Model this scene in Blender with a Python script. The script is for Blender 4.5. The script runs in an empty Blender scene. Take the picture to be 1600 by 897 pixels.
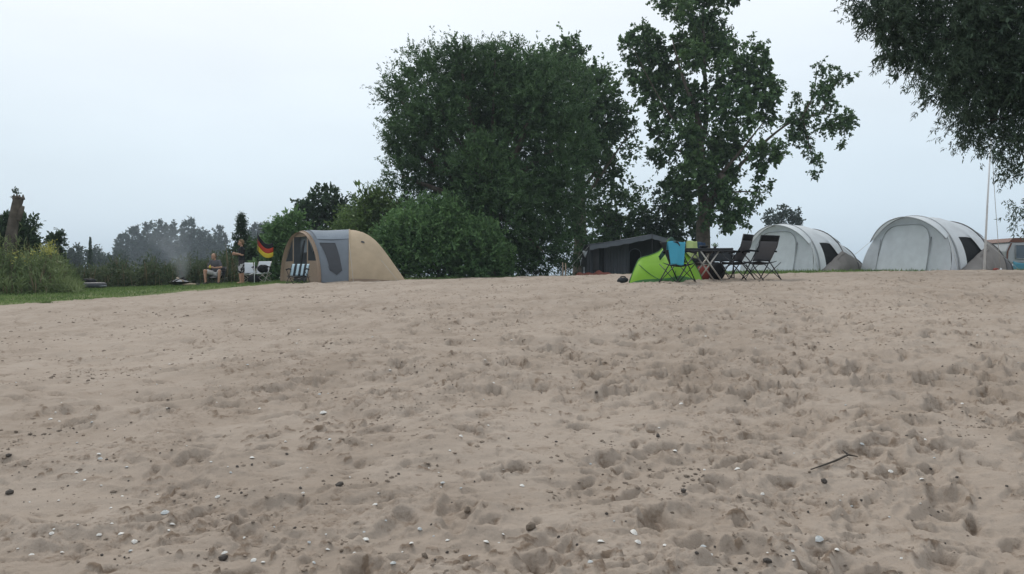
import bpy, bmesh, math, random
import numpy as np
from mathutils import Vector, Matrix, Euler

R = math.radians
SC = bpy.context.scene
COL = SC.collection
random.seed(7)

# ------------------------------------------------------------------ camera
F = 1280.0          # focal length in photo pixels (photo 1600 x 897)
HOR = 430.0         # photo row of the horizon
EYE = 0.90          # eye height over the sand underfoot
cam = bpy.data.cameras.new('camera')
cam.sensor_width = 36.0
cam.lens = 36.0 * F / 1600.0
cam.shift_y = -(448.5 - HOR) / 1600.0
cam.clip_start = 0.05
cam.clip_end = 9000
camo = bpy.data.objects.new('camera', cam)
COL.objects.link(camo)
camo.location = (0, 0, EYE)
camo.rotation_euler = (R(90), 0, 0)
SC.camera = camo

# ------------------------------------------------------------------ sky (overcast) and sun
SUN_EL, SUN_AZ = 46.0, 335.0
w = bpy.data.worlds.new('World')
SC.world = w
w.use_nodes = True
nt = w.node_tree
nt.nodes.clear()
out = nt.nodes.new('ShaderNodeOutputWorld')
bgn = nt.nodes.new('ShaderNodeBackground')
sky = nt.nodes.new('ShaderNodeTexSky')
sky.sky_type = 'NISHITA'
sky.sun_disc = False
sky.sun_elevation = R(SUN_EL)
sky.sun_rotation = R(SUN_AZ)
sky.dust_density = 4.0
sk = nt.nodes.new('ShaderNodeVectorMath'); sk.operation = 'SCALE'; sk.inputs[3].default_value = 0.08
nt.links.new(sky.outputs[0], sk.inputs[0])
geo = nt.nodes.new('ShaderNodeTexCoord')
sep = nt.nodes.new('ShaderNodeSeparateXYZ')
nt.links.new(geo.outputs['Generated'], sep.inputs[0])
ramp = nt.nodes.new('ShaderNodeValToRGB')
cr = ramp.color_ramp
cr.elements[0].position = 0.0; cr.elements[0].color = (0.68, 0.83, 0.965, 1)
cr.elements[1].position = 0.36; cr.elements[1].color = (1.03, 1.085, 1.13, 1)
e = cr.elements.new(0.14); e.color = (0.81, 0.94, 1.045, 1)
nt.links.new(sep.outputs[2], ramp.inputs[0])
# soft, barely visible cloud structure all round
nz = nt.nodes.new('ShaderNodeTexNoise'); nz.inputs['Scale'].default_value = 2.2; nz.inputs['Detail'].default_value = 4
mp = nt.nodes.new('ShaderNodeMapping'); mp.inputs['Scale'].default_value = (1, 1, 3.2)
nt.links.new(geo.outputs['Generated'], mp.inputs[0]); nt.links.new(mp.outputs[0], nz.inputs[0])
mr = nt.nodes.new('ShaderNodeMapRange'); mr.inputs[1].default_value = 0.3; mr.inputs[2].default_value = 0.7
mr.inputs[3].default_value = 0.96; mr.inputs[4].default_value = 1.06
nt.links.new(nz.outputs[0], mr.inputs[0])
cm = nt.nodes.new('ShaderNodeVectorMath'); cm.operation = 'SCALE'
nt.links.new(ramp.outputs[0], cm.inputs[0]); nt.links.new(mr.outputs[0], cm.inputs[3])
mx = nt.nodes.new('ShaderNodeMix'); mx.data_type = 'RGBA'; mx.inputs[0].default_value = 0.88
nt.links.new(sk.outputs[0], mx.inputs[6]); nt.links.new(cm.outputs[0], mx.inputs[7])
nt.links.new(mx.outputs[2], bgn.inputs[0])
bgn.inputs[1].default_value = 1.0
nt.links.new(bgn.outputs[0], out.inputs[0])

sun = bpy.data.lights.new('sun', 'SUN')
sun.energy = 1.5
sun.angle = R(10)
sun.color = (1.0, 0.95, 0.88)
suno = bpy.data.objects.new('sun', sun)
COL.objects.link(suno)
_d = Vector((math.sin(R(SUN_AZ)) * math.cos(R(SUN_EL)), math.cos(R(SUN_AZ)) * math.cos(R(SUN_EL)), math.sin(R(SUN_EL))))
suno.rotation_euler = _d.to_track_quat('Z', 'Y').to_euler()

SC.view_settings.view_transform = 'Standard'
SC.view_settings.look = 'None'
SC.view_settings.gamma = 1
SC.view_settings.exposure = 0.0
SC.view_settings.use_curve_mapping = False
SC.cycles.max_bounces = 6
SC.cycles.diffuse_bounces = 3
SC.cycles.transparent_max_bounces = 8
SC.cycles.volume_bounces = 0
try:
    SC.cycles.use_denoising = True
except Exception:
    pass


# ------------------------------------------------------------------ noise and helpers
def _hash(ix, iy, seed):
    h = (ix.astype(np.int64) * 374761393 + iy.astype(np.int64) * 668265263 + seed * 2147483647) & 0xFFFFFFFF
    h = ((h ^ (h >> 13)) * 1274126177) & 0xFFFFFFFF
    return (h ^ (h >> 16)) & 0xFFFFFFFF


def perlin(x, y, seed=0):
    x = np.asarray(x, float); y = np.asarray(y, float)
    x0 = np.floor(x); y0 = np.floor(y)
    fx = x - x0; fy = y - y0
    u = fx * fx * fx * (fx * (fx * 6 - 15) + 10); v = fy * fy * fy * (fy * (fy * 6 - 15) + 10)

    def g(ix, iy, dx, dy):
        a = _hash(ix, iy, seed) * (2 * math.pi / 4294967296.0)
        return np.cos(a) * dx + np.sin(a) * dy
    n00 = g(x0, y0, fx, fy); n10 = g(x0 + 1, y0, fx - 1, fy)
    n01 = g(x0, y0 + 1, fx, fy - 1); n11 = g(x0 + 1, y0 + 1, fx - 1, fy - 1)
    return ((n00 * (1 - u) + n10 * u) * (1 - v) + (n01 * (1 - u) + n11 * u) * v) * 1.5


def fbm(x, y, oct=4, seed=0, gain=0.5):
    s = 0; a = 1.0; f = 1.0
    for i in range(oct):
        s = s + a * perlin(x * f, y * f, seed + i * 17)
        a *= gain; f *= 2.03
    return s


def sstep(a, b, x):
    t = np.clip((x - a) / (b - a), 0, 1)
    return t * t * (3 - 2 * t)


def at(px, py, Y):
    """point at depth Y on the ray through photo pixel (px, py)"""
    return Vector(((px - 800) / F * Y, Y, EYE + (HOR - py) / F * Y))


def XofP(px, Y):
    return (px - 800) / F * Y


class MB:
    """collects simple shapes, builds ONE mesh object"""
    def __init__(s):
        s.v = []; s.f = []

    def add(s, vs, fs):
        o = len(s.v)
        s.v += [tuple(p) for p in vs]
        s.f += [tuple(i + o for i in q) for q in fs]
        return s

    def box(s, c, size, rot=None):
        x, y, z = [q / 2 for q in size]
        vs = [Vector((a * x, b * y, d * z)) for a in (-1, 1) for b in (-1, 1) for d in (-1, 1)]
        if rot is not None:
            vs = [rot @ p for p in vs]
        vs = [p + Vector(c) for p in vs]
        return s.add(vs, [(0, 1, 3, 2), (4, 6, 7, 5), (0, 4, 5, 1), (2, 3, 7, 6), (0, 2, 6, 4), (1, 5, 7, 3)])

    def tube(s, pts, rad, n=8, cap=True):
        pts = [Vector(p) for p in pts]
        if not hasattr(rad, '__len__'):
            rad = [rad] * len(pts)
        rings = []
        up = None
        for i, p in enumerate(pts):
            t = (pts[min(i + 1, len(pts) - 1)] - pts[max(i - 1, 0)])
            if t.length < 1e-9:
                t = Vector((0, 0, 1))
            t.normalize()
            if up is None:
                up = Vector((0, 0, 1)) if abs(t.z) < 0.9 else Vector((1, 0, 0))
            a = t.cross(up)
            if a.length < 1e-6:
                a = t.cross(Vector((0.3, 0.8, 0.5)))
            a.normalize(); b = t.cross(a); b.normalize()
            up = a.cross(t) * 1.0
            rings.append([p + rad[i] * (math.cos(2 * math.pi * k / n) * a + math.sin(2 * math.pi * k / n) * b) for k in range(n)])
        vs = [q for r in rings for q in r]
        fs = []
        for i in range(len(pts) - 1):
            for k in range(n):
                fs.append((i * n + k, i * n + (k + 1) % n, (i + 1) * n + (k + 1) % n, (i + 1) * n + k))
        if cap:
            fs.append(tuple(range(n))[::-1]); fs.append(tuple((len(pts) - 1) * n + k for k in range(n)))
        return s.add(vs, fs)

    def ball(s, c, r, nu=10, nv=7):
        if not hasattr(r, '__len__'):
            r = (r, r, r)
        vs = [(c[0], c[1], c[2] - r[2])]
        for j in range(1, nv):
            ph = -math.pi / 2 + math.pi * j / nv
            for k in range(nu):
                th = 2 * math.pi * k / nu
                vs.append((c[0] + r[0] * math.cos(ph) * math.cos(th), c[1] + r[1] * math.cos(ph) * math.sin(th), c[2] + r[2] * math.sin(ph)))
        vs.append((c[0], c[1], c[2] + r[2]))
        fs = [(0, 1 + (k + 1) % nu, 1 + k) for k in range(nu)]
        for j in range(nv - 2):
            for k in range(nu):
                fs.append((1 + j * nu + k, 1 + j * nu + (k + 1) % nu, 1 + (j + 1) * nu + (k + 1) % nu, 1 + (j + 1) * nu + k))
        l = len(vs) - 1; b = 1 + (nv - 2) * nu
        fs += [(b + k, b + (k + 1) % nu, l) for k in range(nu)]
        return s.add(vs, fs)

    def cap(s, p0, p1, r0, r1, n=10):
        p0 = Vector(p0); p1 = Vector(p1)
        s.tube([p0, p1], [r0, r1], n)
        s.ball(p0, r0, n, 6); s.ball(p1, r1, n, 6)
        return s

    def grid(s, rows, closed=False):
        """rows: list of lists of points"""
        n = len(rows[0]); vs = [p for r in rows for p in r]; fs = []
        for i in range(len(rows) - 1):
            for k in range(n if closed else n - 1):
                fs.append((i * n + k, i * n + (k + 1) % n, (i + 1) * n + (k + 1) % n, (i + 1) * n + k))
        return s.add(vs, fs)

    def build(s, name, mat, parent=None, smooth=True, thick=0.0, bevel=0.0):
        me = bpy.data.meshes.new(name)
        me.from_pydata(s.v, [], s.f)
        me.update()
        if smooth:
            me.polygons.foreach_set('use_smooth', [True] * len(me.polygons))
        o = bpy.data.objects.new(name, me)
        COL.objects.link(o)
        if mat is not None:
            me.materials.append(mat)
        if parent is not None:
            o.parent = parent
        if thick:
            m = o.modifiers.new('solid', 'SOLIDIFY'); m.thickness = thick; m.offset = 0
        if bevel:
            m = o.modifiers.new('bev', 'BEVEL'); m.width = bevel; m.segments = 2; m.limit_method = 'ANGLE'
        return o


def tag(o, label=None, cat=None, group=None, kind=None):
    if label: o['label'] = label
    if cat: o['category'] = cat
    if group: o['group'] = group
    if kind: o['kind'] = kind
    return o


def empty(name, loc, rz=0.0, label=None, cat=None, group=None):
    o = bpy.data.objects.new(name, None)
    o.empty_display_size = 0.2
    COL.objects.link(o)
    o.location = loc
    o.rotation_euler = (0, 0, rz)
    tag(o, label, cat, group)
    return o


def copy_tree(o, parent=None):
    c = o.copy(); COL.objects.link(c)
    if parent is not None:
        c.parent = parent
    for ch in o.children:
        copy_tree(ch, c)
    return c


# ------------------------------------------------------------------ materials
MATS = {}


def mat(name, col, rough=0.7, var=0.12, vscale=6.0, bump=0.0, bscale=40.0, metal=0.0, spec=0.3, translucent=0.0, sheen=0.0):
    """plain procedural material: base colour with noise variation and fine relief"""
    m = bpy.data.materials.new(name); m.use_nodes = True
    t = m.node_tree; b = t.nodes['Principled BSDF']
    b.inputs['Roughness'].default_value = rough
    b.inputs['Metallic'].default_value = metal
    b.inputs['Specular IOR Level'].default_value = spec
    tc = t.nodes.new('ShaderNodeTexCoord')
    n = t.nodes.new('ShaderNodeTexNoise'); n.inputs['Scale'].default_value = vscale; n.inputs['Detail'].default_value = 6
    t.links.new(tc.outputs['Object'], n.inputs[0])
    r = t.nodes.new('ShaderNodeMapRange')
    r.inputs[1].default_value = 0.3; r.inputs[2].default_value = 0.7
    r.inputs[3].default_value = 1 - var; r.inputs[4].default_value = 1 + var
    t.links.new(n.outputs[0], r.inputs[0])
    s = t.nodes.new('ShaderNodeVectorMath'); s.operation = 'SCALE'
    s.inputs[0].default_value = col[:3]
    t.links.new(r.outputs[0], s.inputs[3])
    t.links.new(s.outputs[0], b.inputs['Base Color'])
    if bump:
        n2 = t.nodes.new('ShaderNodeTexNoise'); n2.inputs['Scale'].default_value = bscale; n2.inputs['Detail'].default_value = 5
        t.links.new(tc.outputs['Object'], n2.inputs[0])
        bp = t.nodes.new('ShaderNodeBump'); bp.inputs['Strength'].default_value = 1.0; bp.inputs['Distance'].default_value = bump
        t.links.new(n2.outputs[0], bp.inputs['Height']); t.links.new(bp.outputs[0], b.inputs['Normal'])
    if translucent:
        tr = t.nodes.new('ShaderNodeBsdfTranslucent'); t.links.new(s.outputs[0], tr.inputs[0])
        mxs = t.nodes.new('ShaderNodeMixShader'); mxs.inputs[0].default_value = translucent
        o = t.nodes['Material Output']
        t.links.new(b.outputs[0], mxs.inputs[1]); t.links.new(tr.outputs[0], mxs.inputs[2]); t.links.new(mxs.outputs[0], o.inputs[0])
    MATS[name] = m
    return m


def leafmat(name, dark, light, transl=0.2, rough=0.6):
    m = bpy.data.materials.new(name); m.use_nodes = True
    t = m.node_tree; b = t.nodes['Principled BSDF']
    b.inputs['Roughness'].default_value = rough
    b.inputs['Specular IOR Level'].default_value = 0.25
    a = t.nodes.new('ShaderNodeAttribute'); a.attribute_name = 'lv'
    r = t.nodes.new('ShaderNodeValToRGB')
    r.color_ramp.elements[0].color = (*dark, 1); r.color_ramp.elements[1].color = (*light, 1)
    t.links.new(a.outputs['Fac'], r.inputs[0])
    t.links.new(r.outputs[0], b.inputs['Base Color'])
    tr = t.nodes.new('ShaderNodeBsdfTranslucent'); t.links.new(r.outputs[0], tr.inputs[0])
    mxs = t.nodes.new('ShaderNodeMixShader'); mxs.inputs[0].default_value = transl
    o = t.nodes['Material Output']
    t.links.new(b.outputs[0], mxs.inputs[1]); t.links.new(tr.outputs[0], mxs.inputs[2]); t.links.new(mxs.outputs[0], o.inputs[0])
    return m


M_WILLOW = leafmat('leaf_willow', (0.030, 0.066, 0.028), (0.098, 0.177, 0.069))
M_POPLAR = leafmat('leaf_poplar', (0.033, 0.077, 0.033), (0.119, 0.205, 0.075))
M_BUSH = leafmat('leaf_bush', (0.048, 0.109, 0.041), (0.144, 0.255, 0.092))
M_BUSHY = leafmat('leaf_yellowgreen', (0.06, 0.11, 0.034), (0.155, 0.235, 0.075))
M_DARK = leafmat('leaf_dark', (0.023, 0.048, 0.025), (0.063, 0.109, 0.052))
M_GREY = leafmat('leaf_greywillow', (0.026, 0.050, 0.031), (0.072, 0.113, 0.066))
M_FAR = leafmat('leaf_far', (0.022, 0.040, 0.030), (0.048, 0.072, 0.048))
M_WEED = leafmat('leaf_weed', (0.098, 0.150, 0.055), (0.286, 0.338, 0.156))
M_DRY = leafmat('leaf_dry', (0.13, 0.115, 0.065), (0.24, 0.20, 0.12))
M_REED = leafmat('leaf_reed', (0.046, 0.074, 0.036), (0.132, 0.162, 0.084))
M_GRASS = leafmat('leaf_grass', (0.074, 0.135, 0.041), (0.216, 0.298, 0.101))
M_YELLOW = leafmat('flower_yellow', (0.26, 0.27, 0.06), (0.45, 0.43, 0.12))
M_BARK = mat('bark', (0.11, 0.092, 0.075), 0.9, 0.35, 5, 0.02, 14)
M_BARKD = mat('bark_dark', (0.05, 0.043, 0.036), 0.9, 0.3, 5, 0.02, 14)
M_STUMP = mat('bark_weathered', (0.10, 0.085, 0.070), 0.95, 0.4, 4, 0.03, 12)

# ------------------------------------------------------------------ terrain
_cp = []


def cp(px, py, Y):
    _cp.append((XofP(px, Y), Y, EYE + (HOR - py) / F * Y))


for a in ((1100, 439, 18), (1200, 437, 18.5), (980, 441, 18), (1350, 429, 22), (1600, 424.5, 24), (1480, 424, 29), (820, 436, 24),
          (640, 440, 29), (440, 442.5, 29.5), (350, 445, 32), (280, 447.5, 32), (200, 452, 33), (200, 463, 25), (0, 475.5, 21), (0, 456, 30),
          (900, 432, 38), (1200, 425, 31), (1350, 424, 31), (1700, 421, 31), (1100, 431, 45), (760, 433, 42), (500, 438, 42), (100, 448, 45),
          (-300, 480, 24), (1500, 425, 45)):
    cp(*a)
_cp += [(-3, 2, 0.0), (0, 2, 0.045), (3, 2, 0.09), (0, 0, -0.05), (-10, -6, -0.75), (0, -10, -0.5), (10, -8, -0.2), (12, 4, 0.35), (-12, 4, -0.42),
        (-4, 7, 0.10), (0.3, 8, 0.33), (5, 8, 0.46), (-7, 13, 0.16), (1, 13, 0.555), (8, 13, 0.72), (20, 10, 0.75), (-20, 10, -0.55),
        (-35, 35, 0.5), (40, 35, 1.2), (-40, -20, -1.2), (40, -20, 0.2), (0, -40, -1.0), (0, 60, 0.7), (-40, 60, 0.4), (45, 60, 1.0)]
_cp = np.array(_cp)


def _phi(r2):
    return 0.5 * r2 * np.log(r2 + 1e-9)


_n = len(_cp)
_A = np.zeros((_n + 3, _n + 3))
_d2 = (_cp[:, None, 0] - _cp[None, :, 0]) ** 2 + (_cp[:, None, 1] - _cp[None, :, 1]) ** 2
_A[:_n, :_n] = _phi(_d2) + np.eye(_n) * 1.5
_A[:_n, _n] = 1; _A[:_n, _n + 1:] = _cp[:, :2]
_A[_n, :_n] = 1; _A[_n + 1:, :_n] = _cp[:, :2].T
_W = np.linalg.solve(_A, np.concatenate([_cp[:, 2], [0, 0, 0]]))


def base_h(x, y):
    x = np.asarray(x, float); y = np.asarray(y, float)
    xc = np.clip(x, -60, 60); yc = np.clip(y, -45, 70)
    z = _W[_n] + _W[_n + 1] * xc + _W[_n + 2] * yc
    for i in range(_n):
        z = z + _W[i] * _phi((xc - _cp[i, 0]) ** 2 + (yc - _cp[i, 1]) ** 2)
    r = np.hypot(x, y)
    k = sstep(45, 90, r)
    return z * (1 - k) + (-0.6) * k


def gz(x, y):
    return float(base_h(np.array([x]), np.array([y]))[0])


_BPX = np.array([-900, -300, 0, 100, 200, 300, 380, 440, 520, 640, 800, 880, 960, 1060, 1200, 1350, 1450, 1500, 1600, 1800, 2500], float)
_BY = np.array([9, 17, 20.6, 22.4, 24.0, 26.0, 27.3, 28.6, 31.0, 33.5, 36, 37.5, 36, 25.0, 24.2, 26.5, 28.5, 31.5, 34, 36, 40], float)


def grass_mask(x, y):
    """>0 on the meadow, <0 on the sand (metres past the edge)"""
    yy = np.maximum(y, 0.5)
    px = 800 + F * x / yy
    m = y - np.interp(px, _BPX, _BY)
    m = np.where(y < 3, -5, m)
    m = m + 0.8 * fbm(x * 0.55, y * 0.35, 4, 91)
    return m


def ground():
    rad = [0.35, 0.7, 1.0, 1.3]
    r = 1.6
    while r < 4500:
        rad.append(r)
        r *= 1.0033 if r < 4.2 else (1.0052 if r < 30 else (1.03 if r < 65 else 1.12))
    rad = np.array(rad)
    half = R(48)
    ang = np.concatenate([np.linspace(-half, half, 860), np.linspace(half, 2 * math.pi - half, 60)[1:-1]])
    RR, TT = np.meshgrid(rad, ang, indexing='ij')
    X = RR * np.sin(TT); Y = RR * np.cos(TT)
    Z = base_h(X, Y)
    near = sstep(60, 25, RR)
    gm = grass_mask(X, Y)
    sandk = sstep(0.8, -1.2, gm)
    # wind and tread relief
    wx = X + 0.30 * fbm(X * 0.7, Y * 0.7, 3, 5); wy = Y + 0.30 * fbm(X * 0.7, Y * 0.7, 3, 6)
    rel = 0.055 * fbm(wx * 0.45, wy * 0.6, 3, 11) + 0.034 * fbm(wx * 1.4, wy * 1.8, 3, 21) + 0.009 * fbm(wx * 3.4, wy * 4.2, 2, 23)
    right = np.clip((X + 1.0 + 0.12 * Y) / 4, -1.0, 0.9)
    churn = sstep(-0.30, 0.55, fbm(X * 0.45, Y * 0.35, 3, 61) + 0.30 * right)
    small = 0.0070 * fbm(wx * 5.2, wy * 5.8, 3, 31)
    rid = np.clip(1 - np.abs(fbm(wx * 2.3, wy * 2.9, 2, 41)) * 2.6, 0, 1) ** 3 * 0.010
    patch = sstep(0.10, 0.50, fbm(X * 1.5 + 9, Y * 1.6, 3, 45) + 0.22 * (churn - 0.5))
    lumps = np.abs(fbm(X * 9 + 0.4 * wy, Y * 11, 3, 46)) * 0.012 + 0.008 * fbm(X * 24, Y * 27, 2, 47)
    fine = 0.0022 * fbm(X * 19, Y * 22, 3, 51)
    D = rel + (small + rid) * (0.5 + 0.7 * churn) + lumps * patch * (0.35 + 0.65 * churn) + fine * (0.6 + churn)
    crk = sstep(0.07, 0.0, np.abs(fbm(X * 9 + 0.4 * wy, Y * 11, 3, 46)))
    damp_shade = np.clip(0.25 * patch + 0.35 * patch * crk, 0, 1)
    # trodden pits
    rng = np.random.default_rng(3)
    qx = X + 0.040 * fbm(X * 7, Y * 7, 3, 81) + 0.004 * perlin(X * 37, Y * 37, 83)
    qy = Y + 0.040 * fbm(X * 7, Y * 7, 3, 82) + 0.004 * perlin(X * 37, Y * 37, 84)
    lr = np.log(rad)
    npit = 0
    while npit < 12500:
        pr = 1.7 * math.exp(rng.uniform(0, 1) ** 0.55 * math.log(26 / 1.7))
        pa = rng.uniform(-half, half)
        px_, py_ = pr * math.sin(pa), pr * math.cos(pa)
        npit += 1
        ww = 0.22 + 0.78 * float(np.clip((px_ + 2 + 0.25 * py_) / 4, 0, 1))
        if rng.uniform() > ww:
            continue
        u_ = rng.uniform()
        big = u_ < (0.10 if pr < 4.5 else 0.26)
        L = rng.uniform(0.075, 0.125) if big else (rng.uniform(0.03, 0.06) if u_ < (0.42 if pr < 5 else 0.8) else rng.uniform(0.012, 0.03))
        Wd = L * rng.uniform(0.4, 0.75)
        dep = (rng.uniform(0.014, 0.034) * (1 if pr < 5 else 1.4) if big else L * rng.uniform(0.2, 0.36)) * (0.6 + 0.5 * ww)
        th = rng.normal(0.2, 0.8)
        ext = L * 2.6
        i0, i1 = np.searchsorted(rad, [pr - ext, pr + ext])
        da = ext / pr
        j0, j1 = np.searchsorted(ang[:860], [pa - da, pa + da])
        if i1 - i0 < 2 or j1 - j0 < 2:
            continue
        sx = qx[i0:i1, j0:j1] - px_; sy = qy[i0:i1, j0:j1] - py_
        a = (sx * math.sin(th) + sy * math.cos(th)) / L
        b = (sx * math.cos(th) - sy * math.sin(th)) / Wd
        d = np.minimum(np.hypot((a - 0.35) / 0.8, b), np.hypot((a + 0.55) / 0.6, b * 1.2)) if big else np.hypot(a, b)
        tilt = np.clip(0.75 + 0.45 * a * math.copysign(1, math.cos(th)), 0.25, 1.2)      # deeper under the far wall
        pit = -dep * (0.95 if big else 1.25) * sstep(1.14, 0.6, d) * tilt
        rim = dep * 0.35 * np.exp(-((d - 1.3) / 0.25) ** 2)
        D[i0:i1, j0:j1] += pit + rim
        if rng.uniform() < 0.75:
            dm = sstep(1.12, 0.75, d) * sstep(-0.6, 0.7, a * math.copysign(1, math.cos(th))) * rng.uniform(0.2, 0.62 if big else 0.85)  # pit shade painted in with the damp brown, strongest on the far wall
            damp_shade[i0:i1, j0:j1] = np.maximum(damp_shade[i0:i1, j0:j1], dm)
    # crumbled clods lying in trodden patches
    cl = fbm(X * 15 + 3, Y * 17, 2, 101)
    clm = sstep(0.40, 0.62, cl) * sstep(0.25, 0.6, fbm(X * 1.7, Y * 1.9, 2, 111) + churn * 0.45)
    D += 0.013 * clm
    damp_shade = np.maximum(damp_shade, 0.8 * clm)
    D *= near * (0.35 + 0.65 * sandk)
    Z = Z + D
    grasscol = np.clip(0.5 + gm * 0.8, 0, 1)
    nr, na = X.shape
    verts = np.concatenate([np.stack([X, Y, Z], -1).reshape(-1, 3), [[0, 0, gz(0, 0)]]])
    ii, jj = np.meshgrid(np.arange(nr - 1), np.arange(na), indexing='ij')
    jn = (jj + 1) % na
    quads = np.stack([ii * na + jj, ii * na + jn, (ii + 1) * na + jn, (ii + 1) * na + jj], -1).reshape(-1, 4)[:, ::-1]
    gface = (gm.reshape(-1)[quads].mean(1) > 0)
    fan = np.array([[nr * na, (j + 1) % na, j] for j in range(na)])[:, ::-1]
    dd = np.concatenate([damp_shade.reshape(-1), [0]]); gg = np.concatenate([grasscol.reshape(-1), [0]])

    def mk(name, q, tri, m, label):
        used = np.unique(np.concatenate([q.ravel(), tri.ravel()])) if len(tri) else np.unique(q)
        remap = -np.ones(len(verts), np.int64); remap[used] = np.arange(len(used))
        me = bpy.data.meshes.new(name)
        me.vertices.add(len(used)); me.vertices.foreach_set('co', verts[used].astype(np.float32).ravel())
        loops = np.concatenate([remap[q].ravel(), remap[tri].ravel()]) if len(tri) else remap[q].ravel()
        me.loops.add(len(loops)); me.loops.foreach_set('vertex_index', loops.astype(np.int32))
        tot = np.concatenate([np.full(len(q), 4), np.full(len(tri), 3)]).astype(np.int32)
        st = np.concatenate([[0], np.cumsum(tot)[:-1]]).astype(np.int32)
        me.polygons.add(len(tot)); me.polygons.foreach_set('loop_start', st)
        me.polygons.foreach_set('use_smooth', np.ones(len(tot), bool))
        for an, ar in (('damp_shade', dd), ('turf', gg)):
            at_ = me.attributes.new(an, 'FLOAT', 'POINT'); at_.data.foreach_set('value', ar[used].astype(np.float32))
        me.update(calc_edges=True)
        me.materials.append(m)
        o = bpy.data.objects.new(name, me); COL.objects.link(o)
        tag(o, label, None, None, 'structure')
        return o
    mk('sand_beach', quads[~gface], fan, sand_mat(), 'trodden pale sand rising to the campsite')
    mk('meadow', quads[gface], np.zeros((0, 3), np.int64), sand_mat('meadow_ground'), 'short grass ground behind the sand')

    def height(x, y):
        r_ = math.hypot(x, y); t_ = math.atan2(x, y)
        fi = float(np.interp(math.log(r_), lr, np.arange(nr))); fj = float(np.interp(t_, ang[:860], np.arange(860)))
        i = min(int(fi), nr - 2); j = min(int(fj), 858); u = fi - i; v = fj - j
        return float((Z[i, j] * (1 - v) + Z[i, j + 1] * v) * (1 - u) + (Z[i + 1, j] * (1 - v) + Z[i + 1, j + 1] * v) * u)
    return height


def sand_mat(name='sand'):
    m = bpy.data.materials.new(name); m.use_nodes = True
    t = m.node_tree; L = t.links; b = t.nodes['Principled BSDF']
    b.inputs['Roughness'].default_value = 0.95; b.inputs['Specular IOR Level'].default_value = 0.1
    tc = t.nodes.new('ShaderNodeTexCoord')

    def noise(scale, det=5, rough=0.55):
        n = t.nodes.new('ShaderNodeTexNoise'); n.inputs['Scale'].default_value = scale; n.inputs['Detail'].default_value = det
        n.inputs['Roughness'].default_value = rough
        L.new(tc.outputs['Object'], n.inputs[0]); return n.outputs[0]

    def mixc(fac, a, c):
        x = t.nodes.new('ShaderNodeMix'); x.data_type = 'RGBA'
        if isinstance(fac, float): x.inputs[0].default_value = fac
        else: L.new(fac, x.inputs[0])
        for k, q in ((6, a), (7, c)):
            if isinstance(q, tuple): x.inputs[k].default_value = (*q, 1)
            else: L.new(q, x.inputs[k])
        return x.outputs[2]

    def rng_(v, a, c, lo=0.0, hi=1.0):
        x = t.nodes.new('ShaderNodeMapRange'); L.new(v, x.inputs[0])
        for k, q in enumerate((a, c, lo, hi)): x.inputs[k + 1].default_value = q
        return x.outputs[0]

    def attr(n):
        a = t.nodes.new('ShaderNodeAttribute'); a.attribute_name = n; return a.outputs['Fac']
    c = mixc(rng_(noise(0.35, 5), 0.35, 0.65), (0.262, 0.214, 0.172), (0.345, 0.289, 0.240))
    c = mixc(rng_(noise(3.0, 6), 0.4, 0.7, 0, 0.6), c, (0.372, 0.318, 0.270))
    c = mixc(rng_(noise(8.0, 8, 0.75), 0.545, 0.64, 0, 0.62), c, (0.205, 0.158, 0.120))
    c = mixc(rng_(noise(420.0, 2, 0.6), 0.55, 0.75, 0, 0.5), c, (0.22, 0.18, 0.15))     # dark grains
    c = mixc(rng_(noise(350.0, 2, 0.6), 0.62, 0.8, 0, 0.5), c, (0.55, 0.50, 0.45))      # pale grains
    c = mixc(rng_(noise(38.0, 5, 0.7), 0.60, 0.70, 0, 0.5), c, (0.19, 0.145, 0.11))
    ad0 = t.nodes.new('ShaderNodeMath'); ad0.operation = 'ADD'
    L.new(attr('damp_shade'), ad0.inputs[0]); L.new(rng_(noise(34.0, 6, 0.7), 0.3, 0.7, -0.42, 0.42), ad0.inputs[1])
    c = mixc(rng_(ad0.outputs[0], 0.30, 0.78, 0, 0.80), c, (0.155, 0.112, 0.080))  # damp brown plus painted pit shade darken the sand colour
    g = mixc(rng_(noise(1.3, 6), 0.35, 0.65), (0.075, 0.11, 0.035), (0.14, 0.165, 0.065))
    g = mixc(rng_(noise(5.0, 6), 0.5, 0.75, 0, 0.7), g, (0.19, 0.165, 0.10))
    ad = t.nodes.new('ShaderNodeMath'); ad.operation = 'ADD'
    L.new(attr('turf'), ad.inputs[0]); L.new(rng_(noise(7.0, 6, 0.65), 0.3, 0.7, -0.3, 0.3), ad.inputs[1])
    c = mixc(rng_(ad.outputs[0], 0.42, 0.62), c, g)
    L.new(c, b.inputs['Base Color'])
    bp = t.nodes.new('ShaderNodeBump'); bp.inputs['Distance'].default_value = 0.006; bp.inputs['Strength'].default_value = 0.9
    L.new(noise(60.0, 6, 0.65), bp.inputs['Height'])
    bp0 = t.nodes.new('ShaderNodeBump'); bp0.inputs['Distance'].default_value = 0.008; bp0.inputs['Strength'].default_value = 0.8
    L.new(noise(17.0, 7, 0.62), bp0.inputs['Height']); L.new(bp0.outputs[0], bp.inputs['Normal'])
    bp2 = t.nodes.new('ShaderNodeBump'); bp2.inputs['Distance'].default_value = 0.0015; bp2.inputs['Strength'].default_value = 0.8
    L.new(noise(500.0, 3, 0.6), bp2.inputs['Height']); L.new(bp.outputs[0], bp2.inputs['Normal'])
    L.new(bp2.outputs[0], b.inputs['Normal'])
    return m


ground_z = ground()


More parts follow.
